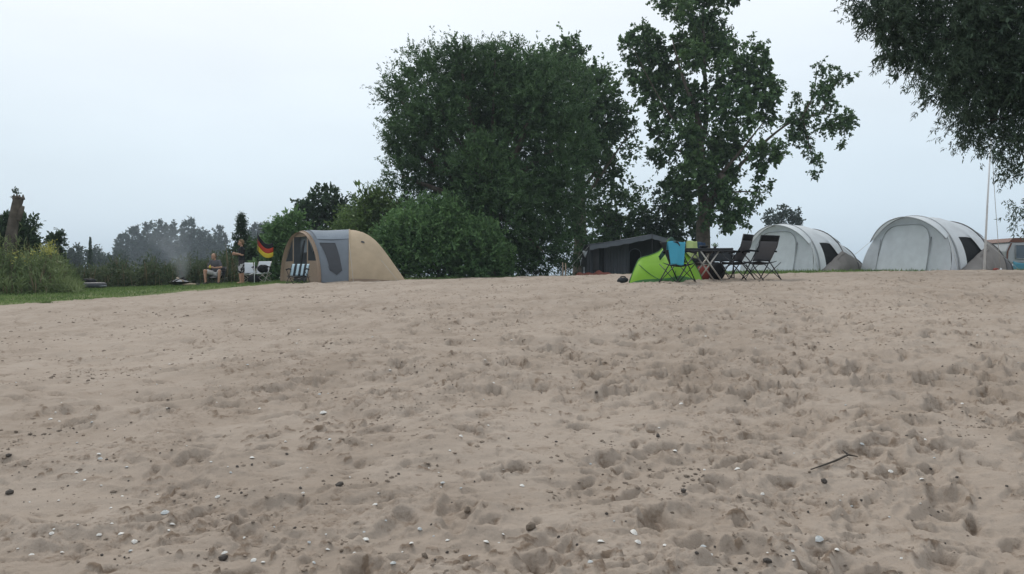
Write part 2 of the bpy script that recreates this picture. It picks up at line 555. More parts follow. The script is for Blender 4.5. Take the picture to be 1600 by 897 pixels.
# ------------------------------------------------------------------ foliage
def leaf_object(name, P, Dv, Ln, Wd, val, m, parent=None, seed=0, flat=0.5):
    """one mesh of many small folded leaves: P base points, Dv directions, sizes"""
    rng = np.random.default_rng(seed)
    n = len(P)
    Dv = Dv / np.maximum(np.linalg.norm(Dv, axis=1, keepdims=True), 1e-6)
    up = rng.normal(size=(n, 3)); up[:, 2] += flat * 2
    S = np.cross(Dv, up); S /= np.maximum(np.linalg.norm(S, axis=1, keepdims=True), 1e-6)
    N = np.cross(S, Dv)
    Ln = np.asarray(Ln).reshape(-1, 1) * np.ones((n, 1)); Wd = np.asarray(Wd).reshape(-1, 1) * np.ones((n, 1))
    a = P; c = P + Dv * Ln - N * Ln * 0.12
    mid = P + Dv * Ln * 0.45 + N * Wd * 0.15
    b = mid + S * Wd * 0.5; d = mid - S * Wd * 0.5
    V = np.stack([a, b, c, d], 1).reshape(-1, 3)
    me = bpy.data.meshes.new(name)
    me.vertices.add(4 * n); me.vertices.foreach_set('co', V.astype(np.float32).ravel())
    k = np.arange(n) * 4
    loops = np.stack([k, k + 1, k + 2, k, k + 2, k + 3], 1).ravel().astype(np.int32)
    me.loops.add(6 * n); me.loops.foreach_set('vertex_index', loops)
    me.polygons.add(2 * n); me.polygons.foreach_set('loop_start', np.arange(0, 6 * n, 3, dtype=np.int32))
    at_ = me.attributes.new('lv', 'FLOAT', 'POINT'); at_.data.foreach_set('value', np.repeat(np.clip(val, 0, 1), 4).astype(np.float32))
    me.update(calc_edges=True)
    me.materials.append(m)
    o = bpy.data.objects.new(name, me); COL.objects.link(o)
    if parent is not None: o.parent = parent
    return o


def sphere_dirs(n, rng):
    d = rng.normal(size=(n, 3)); return d / np.linalg.norm(d, axis=1, keepdims=True)


def crown(name, lobes, origin, m, parent, seed, shoots, per, slen, leaf, up=0.5, out_=1.0, droop=0.0, inner=0.55, rough=0.18, fill=0.25, flat=0.3, fringe=1.0, core=0.0):
    """foliage: leafy shoots springing from uneven lobes. lobes: (x,y,z,r) world"""
    rng = np.random.default_rng(seed)
    lb = np.array(lobes, float)
    wgt = lb[:, 3] ** 2; wgt /= wgt.sum()
    idx = rng.choice(len(lb), shoots, p=wgt)
    d = sphere_dirs(shoots, rng)
    c = lb[idx, :3]; r = lb[idx, 3]
    u = rng.uniform(inner, 1.0, shoots)
    isc = rng.uniform(size=shoots) < core
    u = np.where(isc, rng.uniform(0.35, 0.8, shoots), u)
    lump = 1 + rough * np.sin(d[:, 0] * 5 + idx) * np.cos(d[:, 2] * 6 + idx * 2.1) + rough * 0.6 * rng.normal(size=shoots)
    p = c + d * (r * u * lump)[:, None]
    # drop shoots buried deep in other lobes
    dist = np.stack([np.linalg.norm(p - q[:3], axis=1) / q[3] for q in lb], 1).min(1)
    keep = (dist > 0.5) | isc | (rng.uniform(size=shoots) < fill)
    keep &= (p[:, 2] > base_h(p[:, 0], p[:, 1]) + 0.05)
    p = p[keep]; d = d[keep]; idx = idx[keep]; r = r[keep]; isc = isc[keep]
    n = len(p)
    sd = d * out_ + rng.normal(size=(n, 3)) * 0.45; sd[:, 2] += up
    sd /= np.linalg.norm(sd, axis=1, keepdims=True)
    sl = slen * rng.uniform(0.5, 1.3, n) * np.where(rng.uniform(size=n) < 0.08, 1.6 * fringe, 1.0)
    clump = (np.sin(p[:, 0] * 2.3 + idx) + np.sin(p[:, 1] * 1.9) + np.sin(p[:, 2] * 2.6 + idx)) / 6
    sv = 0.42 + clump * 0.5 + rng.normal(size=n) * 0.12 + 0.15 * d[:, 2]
    t = rng.uniform(0.05, 1.0, (n, per))
    base = p[:, None, :] + sd[:, None, :] * (t * sl[:, None])[:, :, None]
    base[:, :, 2] -= droop * (t * sl[:, None]) ** 2
    base += rng.normal(size=base.shape) * leaf[0] * 0.25
    ld = sd[:, None, :] * 0.7 + rng.normal(size=(n, per, 3)) * 0.6
    ld[:, :, 2] -= droop * 0.8
    P = base.reshape(-1, 3); LD = ld.reshape(-1, 3)
    k = len(P)
    ln = leaf[0] * rng.uniform(0.6, 1.3, k); wd = leaf[1] * rng.uniform(0.7, 1.25, k)
    cs = np.repeat(np.where(isc, 1.9, 1.0), per); ln = ln * cs; wd = wd * cs
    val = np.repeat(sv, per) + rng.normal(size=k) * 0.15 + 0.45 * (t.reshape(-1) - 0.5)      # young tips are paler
    o0 = np.array(origin)
    return leaf_object(name, P - o0, LD, ln, wd, val, m, parent, seed + 1, flat)


def limbs(name, chains, origin, m, parent, n=9):
    """chains: list of (points, radii) world"""
    mb = MB(); o0 = Vector(origin)
    for pts, rads in chains:
        # smooth the polyline a little
        P = [Vector(q) - o0 for q in pts]
        Q = []; Rr = []
        for i in range(len(P) - 1):
            p0 = P[max(i - 1, 0)]; p1 = P[i]; p2 = P[i + 1]; p3 = P[min(i + 2, len(P) - 1)]
            for s in (0, 0.25, 0.5, 0.75):
                q = 0.5 * ((2 * p1) + (p2 - p0) * s + (2 * p0 - 5 * p1 + 4 * p2 - p3) * s * s + (3 * p1 - p0 - 3 * p2 + p3) * s ** 3)
                Q.append(q); Rr.append(rads[i] * (1 - s) + rads[i + 1] * s)
        Q.append(P[-1]); Rr.append(rads[-1])
        mb.tube(Q, Rr, n)
    return mb.build(name, m, parent)


def lobes_px(lst, Y, dYr, seed, scale=1.0):
    rng = random.Random(seed); o = []
    for q in lst:
        px, py, r = q[:3]
        dy = q[3] if len(q) > 3 else rng.uniform(-1, 1) * dYr
        P = at(px, py, Y)
        s = Y / F
        P = Vector((P.x, P.y + dy, P.z))
        o.append((P.x, P.y, P.z, r * s * scale))
    return o


def auto_limbs(lobes, base, trunk_top, r0, seed, frac=0.6):
    """trunk and limbs towards the larger lobes"""
    rng = random.Random(seed)
    b = Vector(base); t = Vector(trunk_top)
    ch = [([b - Vector((0, 0, 0.3)), b.lerp(t, 0.35) + Vector((rng.uniform(-.1, .1), 0, 0)), t], [r0 * 1.25, r0, r0 * 0.75])]
    for q in lobes:
        if rng.random() > frac: continue
        e_ = Vector(q[:3]); s = b.lerp(t, rng.uniform(0.55, 1.0))
        mid = s.lerp(e_, 0.5) + Vector((rng.uniform(-.3, .3), rng.uniform(-.3, .3), rng.uniform(0, .5)))
        rr = r0 * rng.uniform(0.28, 0.5)
        ch.append(([s, mid, e_], [rr, rr * 0.6, rr * 0.18]))
    return ch


def tree(name, label, cat, lobes, base, top, r0, m, seed, bark=M_BARK, group=None, chains=None, trunkname='trunk', **kw):
    root = empty(name, base, 0, label, cat, group)
    limbs(trunkname, chains if chains else auto_limbs(lobes, base, top, r0, seed), base, bark, root)
    crown(kw.pop('crown_name', 'crown'), lobes, base, m, root, seed, **kw)
    return root


def gpt(px, Y):
    x = XofP(px, Y); return (x, Y, gz(x, Y))


# --- the big willow in the middle
WL = [(680, 135, 70), (745, 125, 62), (805, 130, 72), (860, 150, 58), (650, 195, 50), (665, 258, 55), (720, 230, 88), (810, 230, 98), (875, 235, 55),
      (638, 285, 26), (705, 330, 75), (800, 340, 92), (865, 330, 66), (845, 395, 55), (795, 405, 55), (895, 385, 34), (628, 138, 22), (612, 182, 18),
      (660, 92, 22), (722, 86, 24), (775, 92, 24), (838, 100, 24), (890, 285, 35), (640, 235, 30), (760, 285, 60, -4.0), (690, 190, 45, -3.6), (830, 180, 45, -3.4), (790, 330, 45, -4.2), (870, 300, 40, -3), (700, 100, 36, -1), (742, 92, 36, -.6), (785, 92, 38, -1), (822, 100, 40, -.6), (855, 122, 38, -1), (790, 130, 50, -2.5)]
WL = [(q[0], q[1] + (22 if q[1] < 150 else 10 if q[1] < 200 else 0)) + tuple(q[2:]) for q in WL]
wl = lobes_px(WL, 42, 2.6, 1)
b0 = gpt(770, 42)
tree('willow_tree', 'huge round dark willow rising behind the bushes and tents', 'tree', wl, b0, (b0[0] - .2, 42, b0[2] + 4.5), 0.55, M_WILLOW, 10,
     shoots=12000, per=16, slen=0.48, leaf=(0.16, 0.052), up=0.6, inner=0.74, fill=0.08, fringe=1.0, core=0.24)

# --- poplar standing behind the willow on its right
PB = [(868, 98, 28), (897, 118, 32), (925, 158, 32), (948, 190, 26), (962, 228, 17), (938, 252, 20), (976, 192, 13), (984, 206, 9), (915, 200, 38), (952, 268, 14), (986, 240, 9), (905, 240, 30), (930, 120, 12), (890, 85, 16)]
pb = lobes_px(PB, 53, 1.8, 2)
b0 = gpt(905, 53)
tree('poplar_tree', 'taller poplar peeping out behind the right edge of the big willow', 'tree', pb, b0, (b0[0], 53, b0[2] + 8), 0.4, M_POPLAR, 20,
     shoots=1500, per=14, slen=0.8, leaf=(0.24, 0.17), up=0.25, inner=0.4, fringe=1.3)
# --- lower trees between willow and tall poplar
PC = [(935, 318, 26), (972, 330, 30), (930, 360, 36), (965, 372, 32), (985, 295, 14), (950, 290, 14), (990, 355, 25), (985, 390, 30), (945, 400, 36)]
pc = lobes_px(PC, 56, 1.6, 3)
b0 = gpt(960, 56)
tree('poplar_tree', 'low loose leafy tree right behind the dark grey tent', 'tree', pc, b0, (b0[0], 56, b0[2] + 3), 0.25, M_POPLAR, 30,
     shoots=1050, per=13, slen=0.7, leaf=(0.24, 0.17), up=0.15, inner=0.3, fringe=1.3)
PD = [(1022, 342, 26), (1050, 318, 20), (1062, 350, 24), (1035, 372, 26), (1070, 378, 22), (1005, 360, 16), (1075, 335, 12), (1040, 296, 9)]
pd = lobes_px(PD, 54, 1.4, 4)
b0 = gpt(1040, 54)
tree('poplar_tree', 'small open tree left of the tall poplar trunk', 'tree', pd, b0, (b0[0], 54, b0[2] + 3), 0.2, M_DARK, 40,
     shoots=560, per=13, slen=0.7, leaf=(0.24, 0.17), up=0.1, inner=0.3, fringe=1.3)

# --- tall poplar with its own trunk, Y = 46
YP = 46
PT = [(985, 68, 17), (1008, 46, 20), (1000, 98, 19), (1040, 82, 27), (1020, 132, 24), (1060, 120, 30), (1052, 30, 20), (1090, 20, 28), (1130, 20, 24), (1120, 70, 28), (1150, 60, 20),
      (1163, 98, 25), (1188, 112, 18), (1130, 122, 34), (1090, 160, 30), (1040, 178, 26), (1130, 180, 38), (1178, 150, 30), (1192, 184, 14), (1154, 215, 32), (1115, 228, 34), (1060, 222, 30),
      (1036, 238, 18), (1080, 268, 28), (1130, 268, 32), (1180, 250, 24), (1192, 238, 12), (1150, 308, 18), (1112, 306, 22), (1180, 290, 13), (1200, 302, 8), (1080, 300, 20), (1130, 340, 15),
      (1062, 272, 15), (1104, 334, 12), (1072, 62, 22), (1078, 98, 20), (1030, 56, 18), (1012, 75, 14), (1095, 60, 22), (1108, 40, 22), (1060, 305, 18), (1070, 330, 14), (1140, 330, 16), (1120, 350, 10), (1085, 340, 12), (1155, 345, 8), (1050, 285, 12), (1020, 20, 12), (1030, 205, 12), (1165, 325, 8),
      (1100, -35, 40), (1060, -10, 20), (1140, -22, 30), (1095, -85, 30), (1130, -75, 22), (1070, -60, 22)]
PTR = [(1240, 186, 14), (1260, 176, 16), (1288, 134, 14), (1273, 108, 9), (1270, 150, 12), (1308, 122, 10), (1326, 116, 7), (1298, 160, 12), (1310, 186, 15), (1326, 180, 10), (1284, 198, 15), (1250, 205, 13),
       (1260, 230, 10), (1270, 250, 10), (1274, 270, 7), (1320, 202, 9), (1243, 150, 6), (1240, 165, 7), (1300, 100, 6), (1232, 210, 9), (1318, 222, 6)]
ptl = lobes_px(PT, YP, 2.6, 5) + lobes_px(PTR, YP, 0.7, 6)
b0 = gpt(1099, YP)


def ch(pts, r, dy=None):
    return ([at(a, b, YP + (dy[i] if dy else 0)) for i, (a, b) in enumerate(pts)], r)


chains = [ch([(1099, 440), (1099, 385), (1099, 345), (1102, 325)], [0.50, 0.40, 0.38, 0.36]),
          ch([(1100, 335), (1097, 285), (1094, 232), (1089, 180), (1066, 118), (1050, 60)], [0.30, 0.27, 0.24, 0.17, 0.08, 0.02]),
          ch([(1103, 330), (1118, 300), (1129, 272)], [0.26, 0.22, 0.19], [0, -.6, -1.0]),
          ch([(1094, 235), (1104, 180), (1100, 95), (1098, 10), (1098, -90)], [0.17, 0.14, 0.10, 0.06, 0.02], [0, .3, .5, .4, .2]),
          ch([(1102, 320), (1140, 275), (1190, 226), (1238, 190), (1290, 178), (1322, 186)], [0.18, 0.12, 0.08, 0.05, 0.03, 0.012], [0, .5, .7, .4, 0, 0]),
          ch([(1250, 188), (1270, 150), (1276, 105)], [0.06, 0.04, 0.015]), ch([(1285, 178), (1300, 140), (1322, 116)], [0.045, 0.03, 0.01]),
          ch([(1255, 187), (1264, 225), (1274, 268)], [0.05, 0.03, 0.01]),
          ch([(1092, 215), (1055, 190), (1020, 135), (988, 72)], [0.11, 0.06, 0.03, 0.01], [0, -.2, -.3, -.4]),
          ch([(1096, 260), (1060, 235), (1036, 240)], [0.1, 0.06, 0.02], [0, .6, .9]),
          ch([(1104, 175), (1140, 130), (1165, 95)], [0.12, 0.08, 0.02], [.3, -.5, -.9]), ch([(1110, 290), (1150, 245), (1200, 182)], [0.13, 0.08, 0.02], [0, -.8, -1.2]),
          ch([(1103, 315), (1150, 300), (1200, 302)], [0.08, 0.05, 0.01], [0, -.4, -.4])]
ptm = lobes_px(PT, YP, 2.2, 5); ptr = lobes_px([(x + 4, y, r) for x, y, r in PTR], YP, 0.6, 6)
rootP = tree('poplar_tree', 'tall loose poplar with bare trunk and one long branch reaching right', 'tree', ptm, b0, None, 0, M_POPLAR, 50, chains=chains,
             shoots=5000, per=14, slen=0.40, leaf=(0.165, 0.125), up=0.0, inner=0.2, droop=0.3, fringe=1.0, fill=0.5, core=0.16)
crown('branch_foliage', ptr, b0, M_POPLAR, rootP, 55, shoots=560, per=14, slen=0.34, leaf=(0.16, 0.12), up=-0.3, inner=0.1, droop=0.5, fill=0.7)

# --- bushes beside and behind the tan tent
def bush(label, lst, Y, dYr, m, seed, shoots, per=12, slen=0.55, leaf=(0.17, 0.075), cat='bush', name='bush', **kw):
    lb = lobes_px(lst, Y, dYr, seed)
    cx = sum(q[0] for q in lb) / len(lb); cy = sum(q[1] for q in lb) / len(lb)
    b = (cx, cy, gz(cx, cy))
    kw.setdefault('up', 0.5); kw.setdefault('inner', 0.7); kw.setdefault('fill', 0.15); kw.setdefault('core', 0.15); kw.setdefault('fringe', 0.65)
    root = empty(name, b, 0, label, cat)
    ch_ = []
    rng = random.Random(seed)
    for q in lb[:9]:
        e_ = Vector(q[:3]); s = Vector(b) + Vector((rng.uniform(-.2, .2), rng.uniform(-.2, .2), -0.1))
        ch_.append(([s, s.lerp(e_, .5) + Vector((rng.uniform(-.15, .15), 0, 0.1)), e_], [0.05, 0.035, 0.012]))
    limbs('stem', ch_, b, M_BARKD, root, 6)
    crown('crown', lb, b, m, root, seed, shoots=shoots, per=per, slen=slen, leaf=leaf, **kw)
    return root


bush('broad round green bush right behind the tan tent end', [(648, 372, 46), (700, 368, 50), (742, 388, 42), (772, 412, 30), (622, 395, 42), (680, 408, 46), (732, 416, 38), (642, 345, 26), (700, 335, 24), (672, 335, 20), (760, 380, 22), (600, 415, 30)], 37, 1.0, M_BUSH, 60, 3000)
bush('lighter green bush above the roof of the tan tent', [(580, 342, 34), (563, 372, 38), (612, 372, 35), (598, 322, 18), (545, 352, 22), (575, 318, 14), (625, 345, 24), (540, 385, 25)], 42, 1.2, M_BUSHY, 70, 1700)
bush('small dark tree with sparse top shoots behind the tan tent', [(500, 332, 26), (480, 342, 20), (520, 327, 20), (470, 325, 10), (497, 302, 6), (509, 298, 5), (524, 306, 6), (540, 316, 5), (461, 320, 6), (449, 344, 8), (505, 352, 30), (535, 345, 14), (487, 310, 6), (545, 312, 3), (497, 290, 3), (516, 296, 3), (530, 299, 3)], 47, 0.8, M_DARK, 80, 620, leaf=(0.22, 0.14), slen=0.28, cat='tree', name='tree', inner=0.3, up=0.4, core=0.0, fill=.3)
bush('yellowish green bush left of the tan tent door', [(450, 372, 22), (466, 356, 15), (430, 385, 22), (440, 405, 26), (468, 390, 26), (425, 420, 20)], 41, 0.9, M_BUSH, 90, 900)
bush('dark shrub behind the flag and the white chairs', [(412, 398, 16), (402, 416, 20), (380, 424, 16), (425, 380, 14), (365, 425, 16), (395, 390, 8)], 43, 0.8, M_DARK, 100, 700)


def conifer(name, label, px, ytop, ybot, hw, Y, m, seed, n=900, leaf=(0.2, 0.06)):
    b = gpt(px, Y); top = at(px, ytop, Y); H = top.z - b[2]; Wm = hw * Y / F
    root = empty(name, b, 0, label, 'tree')
    MB().tube([(0, 0, -.1), (0, 0, H * .5), (0, 0, H * .97)], [Wm * .12, Wm * .08, 0.01], 7).build('trunk', M_BARKD, root)
    rng = np.random.default_rng(seed)
    t = rng.uniform(0.04, 1, n) ** 0.8; a = rng.uniform(0, 6.283, n)
    lay = 0.72 + 0.34 * np.sin(t * 30)
    rr = Wm * (1 - t) ** 0.9 * lay * rng.uniform(0.35, 1.05, n) + 0.03
    P = np.stack([rr * np.cos(a), rr * np.sin(a), t * H], 1)
    per = 7
    P = np.repeat(P, per, 0) + rng.normal(size=(n * per, 3)) * Wm * 0.07
    D = np.stack([np.cos(a), np.sin(a), 0.5 + 0 * a], 1); D = np.repeat(D, per, 0) + rng.normal(size=(n * per, 3)) * .5
    tk = np.repeat(0.25 + 0.5 * (1 - t), per)
    leaf_object('crown', P, D, leaf[0] * rng.uniform(.6, 1.3, n * per) * tk, leaf[1] * (0.4 + tk), np.repeat(rng.uniform(.1, .8, n), per), m, root, seed)
    return root


conifer('conifer', 'slim dark conifer behind the standing person', 377, 335, 440, 32, 44, M_DARK, 110, leaf=(0.26, 0.09))
conifer('cypress', 'thin dark cypress spire on the far left skyline', 141, 371, 440, 4.5, 95, M_DARK, 111, 500, (0.35, 0.15))

# --- far line of poplars, hazy
far = [(193, 366, 9), (212, 356, 10), (230, 352, 12), (250, 349, 12), (270, 348, 12), (291, 347, 13), (314, 360, 11), (344, 358, 11), (328, 368, 9), (402, 348, 12), (418, 354, 9)]
fl = ['leftmost hazy poplar of the far row, standing a little apart', 'second hazy poplar from the left in the far row', 'third hazy poplar from the left in the far row',
      'hazy poplar left of the middle of the far row', 'hazy poplar in the middle of the far row', 'tallest hazy poplar of the far row', 'lower hazy poplar right of the tallest far one',
      'hazy poplar at the right end of the far row', 'low hazy poplar in the dip near the right end of the far row', 'hazy far tree right of the conifer tip', 'smaller hazy far tree above the flag']
for i, (px, yt, hw) in enumerate(far):
    Y = 300 + (i * 37 % 5) * 6
    rng = random.Random(200 + i)
    lb = []
    yy = yt + hw * 0.9
    while yy < 436:
        k = (yy - yt) / (440 - yt)
        r = hw * (0.75 + 0.5 * math.sin(min(k * 2.2, 1.57)) + rng.uniform(-.15, .15))
        lb.append((px + rng.uniform(-.35, .35) * hw, yy, r)); yy += hw * 0.75
    lb.append((px + rng.uniform(-3, 3), yt + 4, hw * .45))
    lbs = lobes_px(lb, Y, 1.5, i)
    b = gpt(px, Y)
    tree('poplar_tree', fl[i], 'tree', lbs, b, (b[0], Y, b[2] + 9), 0.4, M_FAR, 210 + i, bark=M_BARKD, group='far row of hazy poplars',
         shoots=430, per=10, slen=1.1, leaf=(0.85, 0.55), up=0.7, inner=0.5, fill=0.4, rough=0.2, core=.2)
# low hazy trees left of the row, and the clump over the left white tent
for px, lst, Y, lb_ in ((118, [(112, 402, 9), (122, 397, 9), (118, 412, 12), (108, 414, 9)], 150, 'low hazy round tree left of the cypress'),
                        (148, [(136, 402, 8), (148, 400, 9), (145, 414, 12), (156, 410, 8)], 165, 'low hazy tree just behind the cypress'),
                        (176, [(172, 410, 10), (186, 406, 11), (180, 420, 12)], 190, 'low hazy tree between the cypress and the far poplars')):
    lbs = lobes_px(lst, Y, 1.0, px); b = gpt(px, Y)
    tree('tree', lb_, 'tree', lbs, b, (b[0], Y, b[2] + 2), 0.2, M_FAR, 240 + px, bark=M_BARKD, shoots=260, per=10, slen=0.8, leaf=(0.5, 0.33), up=.4, inner=.5, fill=.4)
lst = [(1203, 339, 8), (1220, 332, 9), (1240, 337, 9), (1248, 342, 5), (1228, 345, 14), (1208, 352, 12), (1243, 354, 12), (1225, 370, 16)]
lbs = lobes_px(lst, 120, 1.0, 9); b = gpt(1225, 120)
tree('tree', 'rounded far tree top showing over the left white tent', 'tree', lbs, b, (b[0], 120, b[2] + 4), 0.3, M_FAR, 290, bark=M_BARKD, shoots=420, per=10, slen=0.5, leaf=(0.36, 0.24), up=.4, inner=.5, fill=.4)

# --- overhanging willow at the upper right; its trunk stands outside the frame
YR = 18
RW = [(1352, -6, 26, 0), (1390, 25, 42, 0), (1432, 62, 46, 0.3), (1470, 95, 48, -.2), (1500, 145, 40, 0), (1538, 185, 44, .3), (1580, 215, 40, 0), (1550, 100, 80, .5), (1500, 20, 80, .3), (1600, 140, 70, 0), (1600, 20, 90, .4),
      (1430, -20, 60, .5), (1400, 75, 22, 0), (1470, 160, 20, -.3), (1545, 240, 14, -.2), (1510, 215, 14, 0), (1575, 262, 14, 0), (1592, 330, 12, 0), (1604, 318, 14, 0), (1640, 275, 12, 0), (1440, 125, 22, -.2), (1600, 345, 8, 0),
      (1650, 60, 100, .5), (1700, 150, 110, 0), (1705, 240, 55, 0), (1750, 260, 75, .8), (1672, 330, 22, 0), (1780, 40, 140, 1), (1850, 150, 130, -1), (1930, 60, 150, .5), (1850, -120, 160, 0), (1700, -110, 140, .8), (1560, -110, 110, .3),
      (1740, 320, 45, -.5), (1950, 220, 110, 0)]
rw = lobes_px(RW, YR, 0, 1)
bR = gpt(1830, YR)
chR = [([Vector(bR) - Vector((0, 0, .3)), Vector(bR) + Vector((-.1, 0, 1.6)), at(1815, 170, YR)], [0.42, 0.33, 0.26])]
for e1, e2, e3 in (((1740, 120), (1600, 70), (1460, 60)), ((1760, 40), (1600, -60), (1400, -5)), ((1760, 190), (1660, 170), (1540, 190)), ((1850, 40), (1900, -80), (1880, -160)), ((1890, 160), (1950, 120), (1990, 120)),
                   ((1740, 240), (1660, 260), (1598, 318)), ((1720, 110), (1580, 110), (1500, 150)), ((1770, 0), (1680, -100), (1600, -120))):
    chR.append(([at(1815, 190, YR), at(*e1, YR), at(*e2, YR + .2), at(*e3, YR)], [0.15, 0.1, 0.055, 0.012]))
rootR = empty('willow_tree', bR, 0, 'near willow hanging its dark leafy branches into the upper right corner', 'tree')
limbs('trunk', chR, bR, M_BARKD, rootR)
dn = [0, 1, 2, 7, 8, 9, 10, 11]
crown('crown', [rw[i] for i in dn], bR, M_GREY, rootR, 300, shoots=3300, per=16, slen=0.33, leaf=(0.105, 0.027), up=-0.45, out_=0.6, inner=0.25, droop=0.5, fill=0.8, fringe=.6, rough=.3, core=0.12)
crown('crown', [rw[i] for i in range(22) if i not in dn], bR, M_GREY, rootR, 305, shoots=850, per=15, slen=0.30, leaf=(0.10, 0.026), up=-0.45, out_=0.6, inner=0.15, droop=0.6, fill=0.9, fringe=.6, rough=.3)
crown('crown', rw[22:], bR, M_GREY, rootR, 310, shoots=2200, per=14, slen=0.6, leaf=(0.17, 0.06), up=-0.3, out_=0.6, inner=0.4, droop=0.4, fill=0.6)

# --- left bank: broken trunk in a bush, weeds, reeds
YS = 31
b = gpt(20, YS)
st = empty('broken_tree', b, 0, 'leaning broken trunk sticking out of the bush at far left', 'dead tree')
o0 = Vector(b)
limbs('trunk', [([at(10, 450, YS), at(13, 400, YS), at(18, 365, YS), at(24, 330, YS), at(29, 310, YS)], [0.26, 0.22, 0.195, 0.175, 0.18]),
                ([at(28, 345, YS), at(33, 330, YS), at(36, 322, YS)], [0.10, 0.09, 0.06])], b, M_STUMP, st, 11)
top = at(29, 309, YS) - o0
mb = MB()
for k in range(9):
    a = k * 0.7; q = top + Vector((0.15 * math.cos(a), 0.15 * math.sin(a), -0.06)); mb.tube([q, q + Vector((0.03 * math.cos(a * 3), 0.02, 0.10 + 0.09 * math.sin(a * 2.3) ** 2))], [0.075, 0.02], 5)
mb.build('splintered_top', M_STUMP, st)
crown('shoot', lobes_px([(22, 304, 4), (24, 301, 3)], YS, 0, 3), b, M_GREY, st, 320, shoots=14, per=8, slen=0.10, leaf=(0.09, 0.05), up=.4)
bush('dark bush around the foot of the broken trunk', [(8, 372, 20), (40, 354, 9), (-8, 358, 17), (36, 370, 12), (-30, 365, 26), (15, 388, 22), (45, 385, 12)], 31.8, 0.5, M_DARK, 330, 1000, slen=0.3)


def blades(name, label, area, n, hgt, wid, m, seed, lean=0.35, zoff=0.0, cat=None, hf=None):
    """many upright blades; area(rng,n)->x,y,h-scale"""
    rng = np.random.default_rng(seed)
    x, y, hs = area(rng, n)
    n = len(x)
    z = base_h(x, y) + zoff
    P = np.stack([x, y, z - 0.02], 1)
    D = rng.normal(size=(n, 3)) * lean; D[:, 2] = 1
    val = 0.45 + 0.45 * fbm(x * 0.6, y * 0.6, 3, seed) + rng.normal(size=n) * 0.16
    o = leaf_object(name, P, D, hgt * hs * rng.uniform(.55, 1.25, n), wid, val, m, None, seed, flat=0.0)
    tag(o, label, cat, None, 'stuff')
    return o


def bank_h(px):
    return np.interp(px, [-300, -100, 0, 40, 70, 92, 105, 130], [2.5, 2.4, 2.15, 2.1, 1.85, 1.5, 0.7, 0.1])


def area_bank(rng, n):
    px = rng.uniform(-260, 125, n); Y = 27.5 + rng.uniform(0, 1, n) ** 0.7 * 7
    return XofP(px, Y), Y, bank_h(px) * np.interp(Y, [27.5, 29, 31], [0.25, 0.7, 1.0]) * (0.88 + 0.2 * np.sin(px * .13) * np.cos(px * .05 + Y))


def leafy_stems(name, label, area, n, per, m, seed, leaf, hgt=1.0, spread=0.10, kind='stuff'):
    """tall weeds: leaves all the way up a leaning stem"""
    rng = np.random.default_rng(seed)
    x, y, hs = area(rng, n); n = len(x); z = base_h(x, y)
    H = hgt * hs * rng.uniform(.7, 1.1, n)
    ln = rng.normal(size=(n, 2)) * 0.12
    t = rng.uniform(0.0, 1, (n, per))
    P = np.stack([x[:, None] + ln[:, :1] * H[:, None] * t, y[:, None] + ln[:, 1:] * H[:, None] * t, z[:, None] + H[:, None] * t], -1)
    P += rng.normal(size=P.shape) * spread * (0.4 + H[:, None, None] * .3)
    D = rng.normal(size=P.shape) * 0.7; D[:, :, 2] += 0.75
    val = np.repeat(0.4 + 0.5 * fbm(x * 0.5, y * 0.5, 3, seed) + rng.normal(size=n) * 0.1, per) + rng.normal(size=n * per) * .1 + 0.12 * (t.reshape(-1) - .5)
    o = leaf_object(name, P.reshape(-1, 3), D.reshape(-1, 3), leaf[0] * rng.uniform(.6, 1.3, n * per), leaf[1], val, m, None, seed, flat=.1)
    return tag(o, label, None, None, kind)


leafy_stems('tall_weeds', 'tall green weeds covering the left bank', area_bank, 2900, 13, M_WEED, 340, (0.30, 0.032))
blades('dry_stalks', 'brown dry stalks among the weeds of the left bank', lambda r, n: area_bank(r, n), 1200, 0.95, 0.03, M_DRY, 341, 0.10)


def area_gold(rng, n):
    px = np.concatenate([rng.normal(76, 7, n // 2), rng.uniform(-20, 60, n - n // 2)]); Y = rng.uniform(29, 31, n)
    return XofP(px, Y), Y, np.ones(n)


rng = np.random.default_rng(345)
gp = []
for k in range(72):
    px = rng.normal(76, 6) if k < 46 else rng.uniform(-10, 66); Y = rng.uniform(28.6, 30)
    q = at(px, rng.normal(390, 5) if k < 46 else rng.uniform(386, 412), Y); gp.append(q)
gp = np.array(gp)
gp = np.repeat(gp, 6, 0) + rng.normal(size=(len(gp) * 6, 3)) * 0.05
o = leaf_object('yellow_flowers', gp, rng.normal(size=gp.shape) + [0, 0, .6], 0.06, 0.05, rng.uniform(0, 1, len(gp)), M_YELLOW, None, 346)
tag(o, 'yellow flower heads on the weeds of the left bank', None, None, 'stuff')
bush('thin sapling rising from the weeds left of the cypress', [(82, 374, 5), (88, 372, 5), (85, 384, 6), (92, 384, 4), (87, 396, 6)], 33, 0.2, M_GREY, 350, 90, per=9, slen=0.25, leaf=(0.15, 0.08), cat='sapling', name='sapling')


def area_reed(rng, n):
    px = rng.uniform(88, 372, n); Y = rng.uniform(35.5, 42, n)
    return XofP(px, Y), Y, np.interp(px, [90, 130, 180, 240, 300, 335, 370], [1.0, 0.95, 1.0, 1.1, 1.05, 1.2, 1.3]) * (0.82 + .55 * fbm(px * .045, Y * .35, 3, 362))


leafy_stems('reed_belt', 'belt of dull green reeds and scrub behind the campfire', area_reed, 2000, 12, M_REED, 360, (0.24, 0.05), spread=.12)
blades('dry_reeds', 'pale brown reed stems behind the campfire', area_reed, 900, 1.0, 0.03, M_DRY, 361, 0.08)


